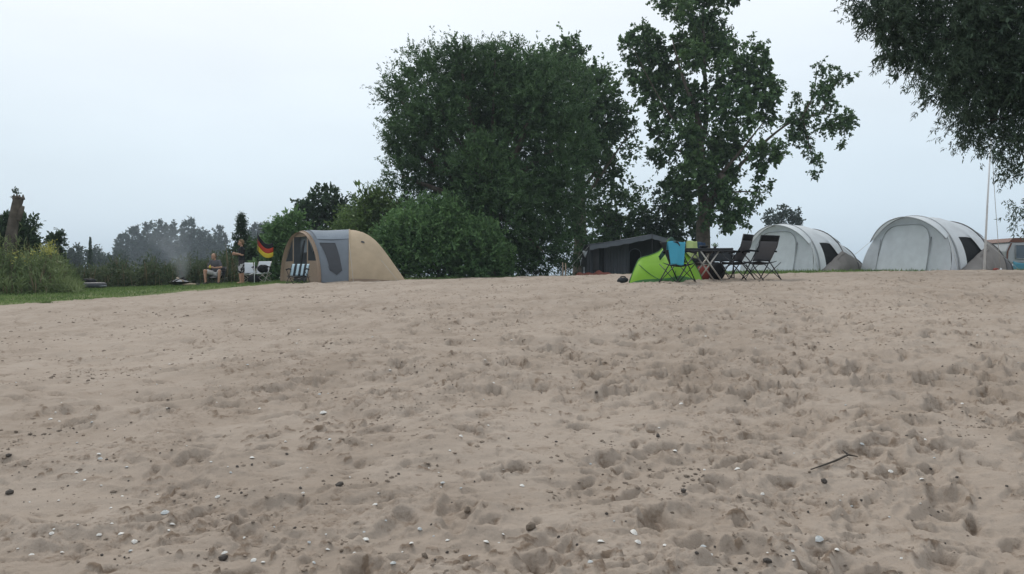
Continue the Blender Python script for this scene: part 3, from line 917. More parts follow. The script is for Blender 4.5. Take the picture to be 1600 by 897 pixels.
def area_grass_left(rng, n):
    px = rng.uniform(-200, 450, n); Y = 20 + rng.uniform(0, 1, n) * 18
    x = XofP(px, Y); g = grass_mask(x, Y); k = g > rng.uniform(-0.5, 1.2, n)
    return x[k], Y[k], (0.5 + 0.6 * sstep(0, 5, g))[k]


def area_grass_mid(rng, n):
    px = rng.uniform(440, 1750, n); Y = 23 + rng.uniform(0, 1, n) ** 1.2 * 20
    x = XofP(px, Y); g = grass_mask(x, Y); k = g > rng.uniform(-0.5, 1.0, n)
    return x[k], Y[k], (0.6 + 0.5 * rng.uniform(size=n))[k]


blades('lawn_grass', 'short lawn grass round the campfire on the left', area_grass_left, 34000, 0.11, 0.022, M_GRASS, 370, 0.45)
blades('lawn_grass', 'short lawn grass between the sand and the white tents', area_grass_mid, 30000, 0.13, 0.024, M_GRASS, 371, 0.45)

# --- small tuft of grass growing in the sand at the left
_x = XofP(72, 20.3); _tz = gz(_x, 20.3)
_tuft = empty('grass_tuft', (_x, 20.3, _tz), 0, 'small lone grass tuft in the sand at far left', 'grass tuft')
_rg = np.random.default_rng(8)
_d = _rg.normal(size=(90, 3)) * [.6, .6, .1] + [0, 0, .8]
leaf_object('blades', _rg.normal(size=(90, 3)) * [.09, .05, .0], _d, _rg.uniform(.06, .14, 90), .012, _rg.uniform(0, .7, 90), M_GRASS, _tuft, 9)

# ------------------------------------------------------------------ fabric, metal and other materials
def cloth(name, col, transl=0.0, bump=0.012, rough=0.8, var=0.07):
    return mat(name, col, rough, var, 3.0, bump, 5.0, 0, 0.2, transl)


C_TAN = cloth('canvas_tan', (0.47, 0.375, 0.265), 0.12)
C_BROWN = cloth('canvas_brown', (0.30, 0.228, 0.172), 0.1)
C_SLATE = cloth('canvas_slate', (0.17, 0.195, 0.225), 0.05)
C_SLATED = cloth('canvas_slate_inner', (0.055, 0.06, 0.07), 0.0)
C_WINDOW = mat('window_foil', (0.018, 0.022, 0.030), 0.25, 0.2, 4, 0.006, 6, 0, 0.5)
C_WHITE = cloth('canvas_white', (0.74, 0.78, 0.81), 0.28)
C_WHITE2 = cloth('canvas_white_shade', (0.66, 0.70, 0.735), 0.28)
C_PIPING = cloth('canvas_piping', (0.34, 0.36, 0.38), 0)
C_TAUPE = cloth('canvas_taupe', (0.205, 0.192, 0.182), 0.06, 0.03)
C_TAUPED = cloth('canvas_taupe_dark', (0.10, 0.10, 0.105), 0.03, 0.02)
C_BLACK = cloth('cloth_black', (0.012, 0.013, 0.015), 0)
C_CHAR = cloth('cloth_charcoal', (0.030, 0.034, 0.038), 0)
C_GREY = cloth('mesh_grey', (0.115, 0.115, 0.125), 0.15)
C_ANTH = cloth('canvas_anthracite', (0.085, 0.092, 0.105), 0)
C_ANTHL = cloth('canvas_grey_roof', (0.115, 0.128, 0.148), 0, 0.015)
C_LIME = cloth('nylon_lime', (0.235, 0.47, 0.045), 0.25, 0.01, 0.5)
C_LIMED = cloth('nylon_dark_green', (0.055, 0.155, 0.05), 0.1, 0.01, 0.5)
C_FOREST = cloth('nylon_forest', (0.022, 0.058, 0.045), 0.05)
C_BLUE = cloth('towel_blue', (0.075, 0.36, 0.50), 0.1, 0.006)
C_PALE = cloth('towel_pale_lime', (0.42, 0.52, 0.22), 0.1, 0.006)
C_NAVY = cloth('cloth_navy', (0.03, 0.055, 0.10), 0)
C_RED = cloth('mat_brick_red', (0.20, 0.065, 0.050), 0, 0.02)
C_REDB = cloth('bag_red', (0.22, 0.05, 0.04), 0, 0.02)
C_WCHAIR = cloth('cloth_white', (0.62, 0.66, 0.70), 0.1)
C_BLUST = cloth('cloth_pale_blue', (0.42, 0.55, 0.62), 0.1)
M_STEEL = mat('steel_dark', (0.028, 0.030, 0.034), 0.45, 0.15, 9, 0, 1, 0.3, 0.4)
M_ALU = mat('aluminium', (0.42, 0.40, 0.37), 0.4, 0.1, 9, 0, 1, 0.5, 0.4)
M_WPOLE = mat('white_painted_pole', (0.72, 0.74, 0.76), 0.4, 0.06, 7)
M_ROPE = mat('rope', (0.42, 0.42, 0.40), 0.9)
M_SKIN = mat('skin', (0.40, 0.235, 0.165), 0.6, 0.08, 12)
M_HAIRB = mat('hair_blond_brown', (0.16, 0.105, 0.06), 0.7, 0.25, 30)
M_HAIRG = mat('hair_thin_brown', (0.13, 0.085, 0.06), 0.7, 0.2, 30)
M_EYE = mat('eye', (0.02, 0.02, 0.02), 0.3)
M_LIP = mat('lips', (0.30, 0.13, 0.11), 0.6)
M_SHIRTG = cloth('shirt_grey', (0.085, 0.085, 0.095))
M_SHORTW = cloth('shorts_white', (0.52, 0.52, 0.52))
M_SHOE = mat('shoe_black', (0.015, 0.015, 0.016), 0.6)
M_WOOD = mat('wood_weathered', (0.30, 0.24, 0.175), 0.85, 0.3, 8, 0.006, 20)
M_CHARRED = mat('wood_charred', (0.03, 0.027, 0.025), 0.9, 0.5, 9, 0.01, 20)
M_ASH = mat('ash', (0.30, 0.31, 0.33), 0.95, 0.3, 12, 0.02, 20)
M_IRON = mat('iron', (0.06, 0.058, 0.056), 0.6, 0.3, 9, 0.003, 30, 0.6)
M_GLASSB = mat('can_yellow', (0.60, 0.50, 0.05), 0.4)
M_CARA = mat('caravan_shell', (0.36, 0.38, 0.40), 0.4, 0.06, 2, 0.004, 3)
M_CARB = mat('caravan_brown', (0.13, 0.055, 0.038), 0.5, 0.1, 3)
M_CARW = mat('caravan_window', (0.05, 0.075, 0.10), 0.08, 0.1, 2, 0, 1, 0, 0.8)
M_RUBBER = mat('boat_rubber', (0.06, 0.065, 0.075), 0.5, 0.15, 4)
M_HULL = mat('boat_pale', (0.30, 0.33, 0.37), 0.5, 0.12, 4)


def pattern_shorts():
    m = mat('shorts_patterned', (0.04, 0.036, 0.04), 0.85)
    t = m.node_tree; b = t.nodes['Principled BSDF']
    tc = t.nodes.new('ShaderNodeTexCoord'); n = t.nodes.new('ShaderNodeTexNoise'); n.inputs['Scale'].default_value = 7; n.inputs['Detail'].default_value = 1
    t.links.new(tc.outputs['Object'], n.inputs[0])
    r = t.nodes.new('ShaderNodeValToRGB'); r.color_ramp.interpolation = 'CONSTANT'
    r.color_ramp.elements[0].color = (0.035, 0.03, 0.034, 1); r.color_ramp.elements[1].color = (0.42, 0.42, 0.44, 1); r.color_ramp.elements[1].position = 0.56
    t.links.new(n.outputs[0], r.inputs[0]); t.links.new(r.outputs[0], b.inputs['Base Color'])
    return m


M_SHORTP = pattern_shorts()


# ------------------------------------------------------------------ tents from swept arches
class Sweep:
    """surface point(s, t): s along the axis (metres), t 0..1 over the arch from the near side (y<0) to the far side"""
    def __init__(q, ss, ww, hh, n=2.2, lean=None, zb=None):
        q.s = ss; q.w = ww; q.h = hh; q.n = n; q.lean = lean or [0] * len(ss)

    def p(q, s, t, off=0.0):
        def itp(a):
            # smooth interpolation
            return float(np.interp(s, q.s, a))
        w_ = itp(q.w) / 2 + off; h = itp(q.h) + off; n = q.n if not hasattr(q.n, '__len__') else itp(q.n)
        a = math.pi * t
        cx, sx = math.cos(a), math.sin(a)
        y = -math.copysign(abs(cx) ** (2 / n), cx) * w_
        z = max(sx, 0) ** (2 / n) * h
        # taut cloth: a little sag between the hoops
        return Vector((s + itp(q.lean) * (z / max(h, 0.01)), y, z))

    def patch(q, s0, s1, t0, t1, ns=14, nt=22, off=0.0, sag=0.0):
        rows = []
        for i in range(ns + 1):
            u = i / ns; s = s0 + (s1 - s0) * u
            r = []
            for k in range(nt + 1):
                v = k / nt; t = t0 + (t1 - t0) * v
                r.append(q.p(s, t, off - sag * math.sin(math.pi * u) * math.sin(math.pi * t) ** .5))
            rows.append(r)
        return MB().grid(rows)

    def quad(q, cs, off=0.012, n=8):
        """patch spanned by 4 (s,t) corners"""
        rows = []
        for i in range(n + 1):
            u = i / n; r = []
            for k in range(n + 1):
                v = k / n
                s = (cs[0][0] * (1 - u) + cs[1][0] * u) * (1 - v) + (cs[3][0] * (1 - u) + cs[2][0] * u) * v
                t = (cs[0][1] * (1 - u) + cs[1][1] * u) * (1 - v) + (cs[3][1] * (1 - u) + cs[2][1] * u) * v
                r.append(q.p(s, t, off))
            rows.append(r)
        return MB().grid(rows)

    def hoop(q, s, r=0.02, off=0.015, t0=0.0, t1=1.0):
        return MB().tube([q.p(s, t0 + (t1 - t0) * k / 30, off) for k in range(31)], r, 6)


def arch_wall(q, s, inset=0.02, holes=None, lean=0.0, n=26):
    """fan-free end wall built as vertical strips; holes = list of (y0,y1,ztop)"""
    pass


def end_strip(q, s, y0, y1, z0f, z1f, m=14, k=8, fwd=None, off=-0.02):
    """end-wall strip between y0..y1, bottom z0f(y), top z1f(y); fwd(z01)-> shift along -s"""
    rows = []
    for i in range(m + 1):
        y = y0 + (y1 - y0) * i / m
        a, b_ = z0f(y), z1f(y)
        r = []
        for j in range(k + 1):
            z = a + (b_ - a) * j / k
            r.append(Vector((s - (fwd(z) if fwd else 0), y, z)))
        rows.append(r)
    return MB().grid(rows)


def arch_top(q, s, off=-0.02):
    w_ = float(np.interp(s, q.s, q.w)) / 2 + off; h = float(np.interp(s, q.s, q.h)) + off
    n = q.n if not hasattr(q.n, '__len__') else float(np.interp(s, q.s, q.n))
    return lambda y: h * max(0.0, 1 - min(1, abs(y) / w_) ** n) ** (1 / n)


def guy(root, p, q_, nm='guy_line'):
    return MB().tube([p, q_], 0.006, 4).build(nm, M_ROPE, root)


def place(px, Y, dz=0.0):
    x = XofP(px, Y); return (x, Y, gz(x, Y) + dz)


# --- tan and slate dome tent
th = R(11)
root = empty('dome_tent', place(467, 30.6), th, 'tan and slate dome tent with open brown front beside the bushes', 'tent')
SEAM = 1.85
S = Sweep([0, 0.3, 0.95, SEAM, 2.1, 2.35, 2.6, 2.83, 3.05, 3.3, 3.55, 3.75, 3.98], [2.6, 2.75, 2.85, 2.9, 2.88, 2.82, 2.7, 2.52, 2.3, 2.0, 1.65, 1.3, 0.7],
          [1.86, 1.95, 1.93, 1.98, 1.955, 1.89, 1.76, 1.58, 1.33, 1.0, 0.64, 0.35, 0.02], 2.0)


def skew(mb):
    """the front porch is set askew: hoops turn towards the fire"""
    mb.v = [(x - 0.58 * min(1.15, max(0.0, 1 - x / SEAM)) * y, y, z) for x, y, z in mb.v]
    return mb


skew(S.patch(0.10, SEAM, 0, 1, 16, 30, 0, 0.02)).build('slate_panel', C_SLATE, root)
S.patch(SEAM, 3.98, 0, 1, 34, 30, 0.002).build('tan_panel', C_TAN, root)
skew(S.patch(-0.02, 0.12, 0, 1, 3, 30, 0.012)).build('door_hood', C_BROWN, root)
wc = ((0.34, 0.262), (0.66, 0.070), (1.40, 0.070), (1.12, 0.262))
win = skew(S.quad(wc, 0.014)).build('window', C_WINDOW, root)
skew(MB().add([S.p(*c, 0.016) for c in ((0.66, 0.071), (1.40, 0.071), (1.05, 0.044))], [(0, 1, 2)])).build('window_flap', C_WINDOW, win)
skew(MB().tube([S.p(s, t, 0.016) for s, t in wc + wc[:1]], 0.010, 5)).build('window_frame', C_SLATED, win)
S.hoop(SEAM, 0.02).build('hoop', C_TAN, root)
skew(S.hoop(0.12, 0.022)).build('hoop', C_BROWN, root)
skew(S.patch(0.3, SEAM - .02, 0.30, 0.70, 8, 12, 0.012)).build('roof_panel', cloth('canvas_slate_light', (0.20, 0.235, 0.275)), root)
top = arch_top(S, 0.1)
z0 = lambda y: 0.0
for s in (-1, 1):
    skew(end_strip(S, 0.06, s * 0.50, s * 1.27, z0, lambda y: min(top(y), 0.80))).build('front_panel', C_BROWN, root)
    skew(end_strip(S, 0.05, s * 0.47, s * 0.55, z0, top)).build('door_edge', C_BROWN, root)
skew(MB().add([(0.055, -0.55, 0.80), (0.055, -1.06, 0.79), (0.055, -0.55, 1.62)], [(0, 1, 2)])).build('side_vent', C_CHAR, root)
skew(MB().add([(0.055, 0.55, 0.80), (0.055, 1.06, 0.79), (0.055, 0.55, 1.62)], [(0, 1, 2)])).build('side_vent', C_CHAR, root)
skew(end_strip(S, 0.09, -1.25, 1.25, lambda y: min(top(y), 1.70), top)).build('door_lintel', C_BROWN, root)
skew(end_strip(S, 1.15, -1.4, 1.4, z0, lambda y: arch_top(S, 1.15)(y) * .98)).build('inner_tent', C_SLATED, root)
skew(end_strip(S, 0.30, -0.55, 0.55, lambda y: 1.12, lambda y: 1.74)).build('rolled_inner_curtain', C_SLATE, root)
skew(MB().tube([(0.02, -0.36, 1.55), (-0.02, -0.30, 1.25), (0.02, -0.18, 0.95), (0.0, -0.14, 0.6)], [0.03, 0.05, 0.035, 0.02], 8)).build('rolled_door', C_CHAR, root)
S.patch(SEAM + .05, 3.9, 0.0, 0.022, 16, 2, 0.016).build('mud_skirt', C_BROWN, root)
S.quad([(2.28, 0.29), (2.28, 0.275), (2.40, 0.275), (2.40, 0.29)], 0.03).build('vent', C_SLATED, root)
for s, t, e_ in ((SEAM, 0.25, (2.0, -2.4, 0)), (3.0, 0.2, (3.6, -2.2, 0))):
    guy(root, S.p(s, t, 0.03), Vector(e_))


# --- white tunnel tents
def white_tent(label, loc, rz, sc=1.0, variant=0):
    root = empty('tunnel_tent', loc, rz, label, 'tent', 'white tunnel tents on the right')
    root.scale = (sc, sc, sc)
    S = Sweep([0, 0.8, 1.6, 2.0, 2.6, 3.2, 3.8, 4.3, 4.75], [3.75, 3.85, 3.8, 3.65, 3.3, 2.9, 2.4, 1.8, 1.0],
              [1.97, 2.0, 1.84, 1.70, 1.44, 1.13, 0.80, 0.45, 0.14], 2.1, [0.0] * 9)
    fw = lambda z: 0.42 * max(0, 1 - z / 1.9) ** 1.2
    top = arch_top(S, 0.05)
    # roof: pale cap over the front room, with a hood reaching forward
    S.patch(0.0, 1.65, 0.20, 0.80, 12, 24, 0.0, 0.03).build('roof', C_WHITE, root)
    hood = []
    for i in range(5):
        u = i / 4; hood.append([S.p(0, 0.21 + 0.58 * k / 24, 0.015 + 0.05 * u) + Vector((-0.42 * u * (0.55 + 0.45 * math.sin(math.pi * k / 24)) - 0.0, 0, -0.16 * u * (0.6 + 0.4 * abs(k / 12 - 1)))) for k in range(25)])
    hd = MB().grid(hood).build('hood', C_WHITE, root)
    MB().tube([p for p in hood[-1]], 0.022, 6).build('hood_edge', C_PIPING, hd)
    # front wall with a zipped arch door
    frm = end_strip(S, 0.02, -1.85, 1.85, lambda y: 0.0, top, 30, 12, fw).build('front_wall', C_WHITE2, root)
    dy0, dy1, dz = -0.95, 1.15, 1.68
    dw = (dy1 - dy0) / 2; dc = (dy0 + dy1) / 2
    dt = lambda y: dz * max(0, 1 - min(1, abs((y - dc) / dw)) ** 4) ** .25
    dr = end_strip(S, -0.012, dy0, dy1, lambda y: 0.0, dt, 24, 12, fw).build('door', C_WHITE, root)
    seam = [Vector((-0.03 - fw(dt(dc + dw * math.cos(a)) if 0.02 < a < 3.12 else z), dc + dw * math.cos(a), z)) for a, z in
            [(0.0, q * .15) for q in range(9)] + [(a_ * math.pi / 40, dt(dc + dw * math.cos(a_ * math.pi / 40))) for a_ in range(1, 40)] + [(math.pi, 1.2 - q * .15) for q in range(9)]]
    MB().tube(seam, 0.014, 5).build('zip_seam', C_PIPING, dr)
    # near side: white strip, dark opening, folded taupe flap
    for t0, t1 in ((0.0, 0.5), (0.5, 1.0)):
        rr = [S.p(0.02, t0 + (t1 - t0) * k_ / 16, -0.01) for k_ in range(17)]
        MB().grid([[p - Vector((fw(p.z) * u, 0, 0)) for u in (0, .5, 1)] for p in rr]).build('gusset', C_WHITE2, root)
    S.patch(0.0, 0.40, 0.0, 0.22, 6, 14, 0.0).build('side_wall', C_WHITE, root)
    S.patch(0.0, 1.65, 0.80, 1.0, 8, 14, 0.0).build('side_wall', C_TAUPE, root)
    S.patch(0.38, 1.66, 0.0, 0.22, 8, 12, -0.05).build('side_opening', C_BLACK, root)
    S.quad([(1.22, 0.125), (1.62, 0.085), (1.66, 0.222), (0.92, 0.225)], 0.01).build('side_window_cover', C_WHITE, root)
    fl = MB().grid([[S.p(0.05 + 1.62 * v, 0.004 + (0.150 * v ** 0.95) * u, 0.02 + (0.10 + 0.06 * math.sin(v * 17)) * u * (1 - u) * 2 + 0.02 * math.sin(v * 23 + u * 5)) + Vector((-0.25 * (1 - v) * (1 - u), -0.62 * (1 - u) * (1 - v * .75), 0)) for v in [i / 16 for i in range(17)]] for u in [j / 10 for j in range(11)]])
    flp = fl.build('folded_flap', C_TAUPE, root, thick=0.01)
    MB().tube([S.p(0.2 + 1.4 * v, 0.13 * v ** .95, 0.10) for v in [i / 8 for i in range(9)]], 0.022, 6).build('flap_fold', C_TAUPE, flp)
    # rear sleeping part
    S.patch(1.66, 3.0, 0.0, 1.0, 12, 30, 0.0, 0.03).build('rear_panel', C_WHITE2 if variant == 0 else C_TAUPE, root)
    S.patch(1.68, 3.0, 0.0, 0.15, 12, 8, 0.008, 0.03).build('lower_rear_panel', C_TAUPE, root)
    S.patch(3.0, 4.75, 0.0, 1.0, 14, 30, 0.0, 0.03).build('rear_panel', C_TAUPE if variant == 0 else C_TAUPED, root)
    for s in (0.02, 1.66, 3.0, 3.9):
        S.hoop(s, 0.028).build('hoop', C_PIPING if s < 1 else C_TAUPED, root)
    S.quad([(1.8, 0.30), (1.8, 0.24), (2.1, 0.24), (2.1, 0.30)], 0.02).build('vent', C_TAUPED, root)
    for s, t, e_ in ((0.0, 0.22, (-1.0, -2.6, 0)), (1.66, 0.2, (1.7, -2.9, 0)), (0.0, 0.78, (-1.2, 2.4, 0)), (3.9, 0.5, (5.8, 0, 0))):
        guy(root, S.p(s, t, 0.03), Vector(e_))
    return root


white_tent('white tunnel tent just right of the camping chairs', place(1220, 32.4, -0.02), R(32), 0.96, 0)
white_tent('white tunnel tent with grey rear at right, behind the white pole', place(1423, 31.0, -0.02), R(25), 1.06, 1)

# --- pale pointed tent far behind, between the two white tents
p0 = place(1366, 62, 0.0)
root = empty('pointed_tent', p0, 0, 'pale pointed tent in the distance between the two white tents', 'tent')
hh = at(1368, 392, 62).z - p0[2]
mb = MB()
rows = []
for z, r in ((0, 1.7), (0.25, 1.65), (hh * .55, .75), (hh * .98, 0.04)):
    rows.append([(r * math.cos(k * math.pi / 6), r * math.sin(k * math.pi / 6), z) for k in range(12)])
mb.grid(rows, True).build('canvas', C_WHITE2, root)
MB().tube([(0, 0, hh * .95), (0, 0, hh + .35)], 0.025, 6).build('pole', M_STEEL, root)

# --- dark grey trailer tent with canopy
YT = 40
p0 = place(965, YT)
root = empty('trailer_tent', p0, 0, 'dark grey awning tent with canopy under the trees', 'tent')
o0 = Vector(p0)


def tl(px, py, dy=0.0):
    v = at(px, py, YT + dy); return v - o0


zb = 0.0
A = tl(917, 381); B = tl(1012, 367); Cc = tl(1078, 381)
A2, B2, C2 = [v + Vector((0, 3.2, 0.06)) for v in (A, B, Cc)]
f1 = 1.3


def roofpatch(P, Q, P2, Q2, sag, nu=12, nv=10):
    return MB().grid([[P.lerp(Q, u / nu).lerp(P2.lerp(Q2, u / nu), v / nv) - Vector((0, 0, sag * math.sin(math.pi * u / nu) * (0.35 + 0.65 * math.sin(math.pi * v / nv)))) for v in range(nv + 1)] for u in range(nu + 1)])


Af, Bf, Cf = A + Vector((0, -f1, -0.12)), B + Vector((0, -f1, -0.02)), Cc + Vector((0, -f1, -0.12))
roofpatch(Af, Bf, A2, B2, 0.10).build('roof', C_ANTHL, root, thick=0.012)
roofpatch(Bf, Cf, B2, C2, 0.10).build('roof', C_ANTHL, root, thick=0.012)


def valance(P, Q, sag, d):
    return MB().grid([[P.lerp(Q, u / 14) - Vector((0, -0.01, sag * math.sin(math.pi * u / 14) * .35 + d * v + 0.02 * math.sin(u * 2.2) * v)) for v in (0, 1)] for u in range(15)])


valance(Af, Bf, 0.1, 0.22).build('valance', C_ANTHL, root)
valance(Bf, Cf, 0.1, 0.22).build('valance', C_ANTHL, root)
# front wall: panels with drapes, a doorway left open
def wall_x(x0, x1, name, m, wav=0.02, y=0.0, bottom=0.0, topf=None):
    rows = []
    for i in range(17):
        x = x0 + (x1 - x0) * i / 16
        ztop = (topf(x) if topf else (A.z + (B.z - A.z) * (x - A.x) / (B.x - A.x) if x < B.x else B.z + (Cc.z - B.z) * (x - B.x) / (Cc.x - B.x))) - 0.05
        rows.append([Vector((x, y + wav * math.sin(i * 1.7) * (1 - j / 6), bottom + (ztop - bottom) * j / 6)) for j in range(7)])
    return MB().grid(rows).build(name, m, root)


xs = [XofP(p, YT) - p0[0] for p in (917, 930, 944, 962, 983, 1001, 1078)]
wall_x(xs[0], xs[1], 'wall_panel', C_ANTH)
wall_x(xs[1], xs[2], 'wall_panel', C_CHAR, 0.03)
wall_x(xs[2], xs[3], 'drape', C_ANTH, 0.07, -0.05)
wall_x(xs[3], xs[4], 'wall_panel', C_ANTH, 0.05)
wall_x(xs[5], xs[6], 'wall_panel', C_CHAR, 0.02)
wall_x(xs[4], xs[5], 'door_lintel', C_CHAR, 0.0, 0.0, tl(0, 389).z)
dc = (xs[4] + xs[5]) / 2; dwd = (xs[5] - xs[4]) / 2
MB().tube([Vector((dc + dwd * math.cos(a), -0.03, max(0, tl(0, 389).z - 0.25 + 0.25 * math.sin(a)) if 0 < a < math.pi else 0)) for a in [i * math.pi / 16 for i in range(17)]], 0.02, 6).build('door_frame', C_ANTHL, root)
MB().grid([[Vector((A.x, 3.2 * v / 6, A.z * u / 6)) for v in range(7)] for u in range(7)]).build('side_wall', C_ANTH, root)
MB().grid([[Vector((Cc.x, 3.2 * v / 6, Cc.z * u / 6)) for v in range(7)] for u in range(7)]).build('side_wall', C_ANTH, root)
MB().grid([[Vector((A.x + (Cc.x - A.x) * v / 6, 3.2, A.z * u / 6)) for v in range(7)] for u in range(7)]).build('back_wall', C_CHAR, root)
MB().box(((xs[1] + xs[2]) / 2 - .18, -0.04, 0.85), (0.30, 0.02, 1.2)).build('window', C_GREY, root)
for P in (Af, Bf, Cf):
    MB().tube([(P.x, P.y, -0.05), (P.x, P.y, P.z + 0.03)], 0.013, 6).build('pole', M_STEEL, root)
MB().tube([(B.x - 1.2, 1.0, B.z - .2), (B.x - 1.2, 1.0, B.z + 0.02)], 0.015, 5).build('vent_pipe', M_ALU, root)
guy(root, Af, Af + Vector((-1.3, -0.6, -Af.z)))
# red mat in front
x0, x1 = XofP(899, 38.4), XofP(964, 38.4)
mb = MB()
rows = []
for i in range(25):
    u = i / 24
    rows.append([(x0 + (x1 - x0) * u, 38.3 + 0.6 * v, gz(x0 + (x1 - x0) * u, 38.3) + 0.06 + (0.22 * math.sin(math.pi * v) * (0.6 + 0.4 * math.sin(u * 19) * math.sin(u * 7 + 1)) * math.sin(math.pi * min(1, u * 1.02)) ** .4)) for v in [j / 8 for j in range(9)]])
tag(mb.grid(rows).build('groundsheet', C_RED, None, thick=0.01), 'crumpled brick red groundsheet in front of the dark grey tent', 'groundsheet')
# two thin posts and white cloths left of it
for px, yt, lb_ in ((879, 410, 'pale wooden post left of the dark grey tent, the left one'), (883.5, 411, 'pale wooden post left of the dark grey tent, the right one')):
    p = place(px, 37)
    H = at(px, yt, 37).z - p[2]
    tag(MB().tube([(p[0], 37, p[2] - .1), (p[0] + .01, 37, p[2] + H * .6), (p[0], 37, p[2] + H)], [0.032, 0.03, 0.024], 7).build('post', M_WOOD), lb_, 'post')
for k, (px, py, r, lb_) in enumerate(((914, 397, 0.14, 'white cloth hanging beside the dark grey tent, upper'), (907, 409, 0.16, 'white cloth hanging beside the dark grey tent, middle'), (912.5, 423, 0.15, 'white cloth lying at the foot of the dark grey tent'))):
    c = at(px, py, 39.2)
    mb = MB(); rows = []
    for i in range(9):
        u = i / 8
        rows.append([(c.x + (v - .5) * r * 1.7 * (0.55 + .45 * math.sin(2 + 2 * u + k)), c.y + 0.06 * math.sin(v * 9 + k + u * 3), c.z + r - 2 * r * u + 0.03 * math.sin(v * 7 + k)) for v in [j / 8 for j in range(9)]])
    tag(mb.grid(rows).build('white_cloth', C_WCHAIR, None, thick=0.008), lb_, 'cloth')


# ------------------------------------------------------------------ camping chairs
def camp_chair(label, loc, rz, m, frame=M_STEEL, head=None, w=0.56, hb=1.0, low=False, stripes=None, group=None, seat_z=0.42, lean=0.30):
    """folding arm chair facing local +x"""
    root = empty('camping_chair', loc, rz, label, 'chair', group)
    h = w / 2
    for s in (-1, 1):
        y = s * h
        MB().tube([(0.30, y, 0.0), (-0.02, y * 1.02, seat_z + 0.02), (-lean * .75, y, seat_z + .32), (-lean, y, hb)], 0.0125, 6).build('leg', frame, root)
        MB().tube([(-0.36, y, 0.0), (-0.02, y * 1.06, seat_z - .04), (0.27, y, seat_z + 0.20)], 0.0125, 6).build('leg', frame, root)
        MB().tube([(0.30, y, seat_z + .20), (0.05, y * 1.03, seat_z + .235), (-lean * .72, y, seat_z + .21)], [0.022, 0.026, 0.02], 6).build('armrest', C_BLACK, root)
    for x in (0.285, -0.34):
        MB().tube([(x, -h, 0.02), (x * 0.95, h, seat_z - .03)], 0.009, 5).build('brace', frame, root)
        MB().tube([(x, h, 0.02), (x * 0.95 - 0.02, -h, seat_z - .03)], 0.009, 5).build('brace', frame, root)
    MB().grid([[Vector((0.27 - 0.5 * u / 10, (-h + w * v / 10) * .97, seat_z - 0.05 * math.sin(math.pi * v / 10) - 0.03 * math.sin(math.pi * u / 10))) for v in range(11)] for u in range(11)]).build('seat', m if not head else C_CHAR, root, thick=0.012)

    def bk(u, v, off=0.0):
        z = seat_z + (hb - seat_z) * u
        return Vector((float(np.interp(z, [seat_z, seat_z + .32, hb], [-0.03, -lean * .75, -lean])) - 0.05 * math.sin(math.pi * v) * (1 - u * .5) + off, (-h + w * v) * .97, z))
    if stripes:
        k = 7
        for i in range(k):
            MB().grid([[bk(u / 8, (i + v / 3) / k) for v in range(4)] for u in range(9)]).build('fabric_stripe', stripes[i % 2], root, thick=0.010)
    else:
        t = 0.78 if head else 1.0
        MB().grid([[bk(u / 10 * t, v / 10) for v in range(11)] for u in range(11)]).build('backrest', m, root, thick=0.012)
        if head:
            MB().grid([[bk(t + (1 - t) * u / 4, v / 10, 0.005) for v in range(11)] for u in range(5)]).build('headrest', head, root, thick=0.035)
    return root


GR = 'dark camping chairs round the table'
camp_chair('grey backed folding chair at the right end of the camping table, nearest the white tent', place(1188, 18.2), R(118), C_GREY, head=C_BLACK, w=0.54, hb=0.98, group=GR)
camp_chair('black folding chair second from the right at the camping table', place(1150, 18.5), R(140), C_GREY, head=C_BLACK, w=0.50, hb=1.02, group=GR)
chL = camp_chair('dark folding chair with the blue towel, left of the camping table', place(1060, 16.7), R(40), C_CHAR, w=0.44, hb=0.84, group=GR)
camp_chair('dark folding chair behind the camping table with the pale green towel', place(1090, 19.3), R(-75), C_CHAR, w=0.54, hb=0.84, group=GR)
camp_chair('dark folding chair behind the right half of the camping table', place(1127, 19.4), R(-100), C_CHAR, w=0.54, hb=0.74, group=GR)


def towel(label, px0, px1, py0, py1, Y, m, name='towel', bend=0.05, taper=0.0, zig=0.02, fold=True):
    a = at(px0, py0, Y); b_ = at(px1, py0, Y); d = at(px0, py1, Y).z
    rows = []
    W_ = b_.x - a.x
    for i in range(17):
        u = i / 16
        z = a.z + (d - a.z) * u
        rows.append([(a.x + W_ * (v * (1 - taper * u) + taper * u * .5), Y - 0.02 - bend * math.sin(u * 1.5) + zig * math.sin(v * 8 + u * 2), z + 0.012 * math.sin(v * 6)) for v in [j / 14 for j in range(15)]])
    if fold:    # short end over the back
        rows = [[(p[0], p[1] + 0.10, p[2] - 0.16) for p in rows[0]], [(p[0], p[1] + 0.06, p[2] - .02) for p in rows[0]]] + rows
    return tag(MB().grid(rows).build(name, m, None, thick=0.012), label, 'towel')


towel('bright blue towel hung over the chair beside the green beach shelter', 1043, 1071, 378, 414, 16.42, C_BLUE, taper=0.3)
towel('pale lime towel hanging behind the camping table', 1073, 1089, 377, 403, 19.0, C_PALE, taper=-0.15)
towel('dark navy cloth hanging behind the camping table in front of the poplar trunk', 1088, 1102, 379, 392, 19.2, C_NAVY)

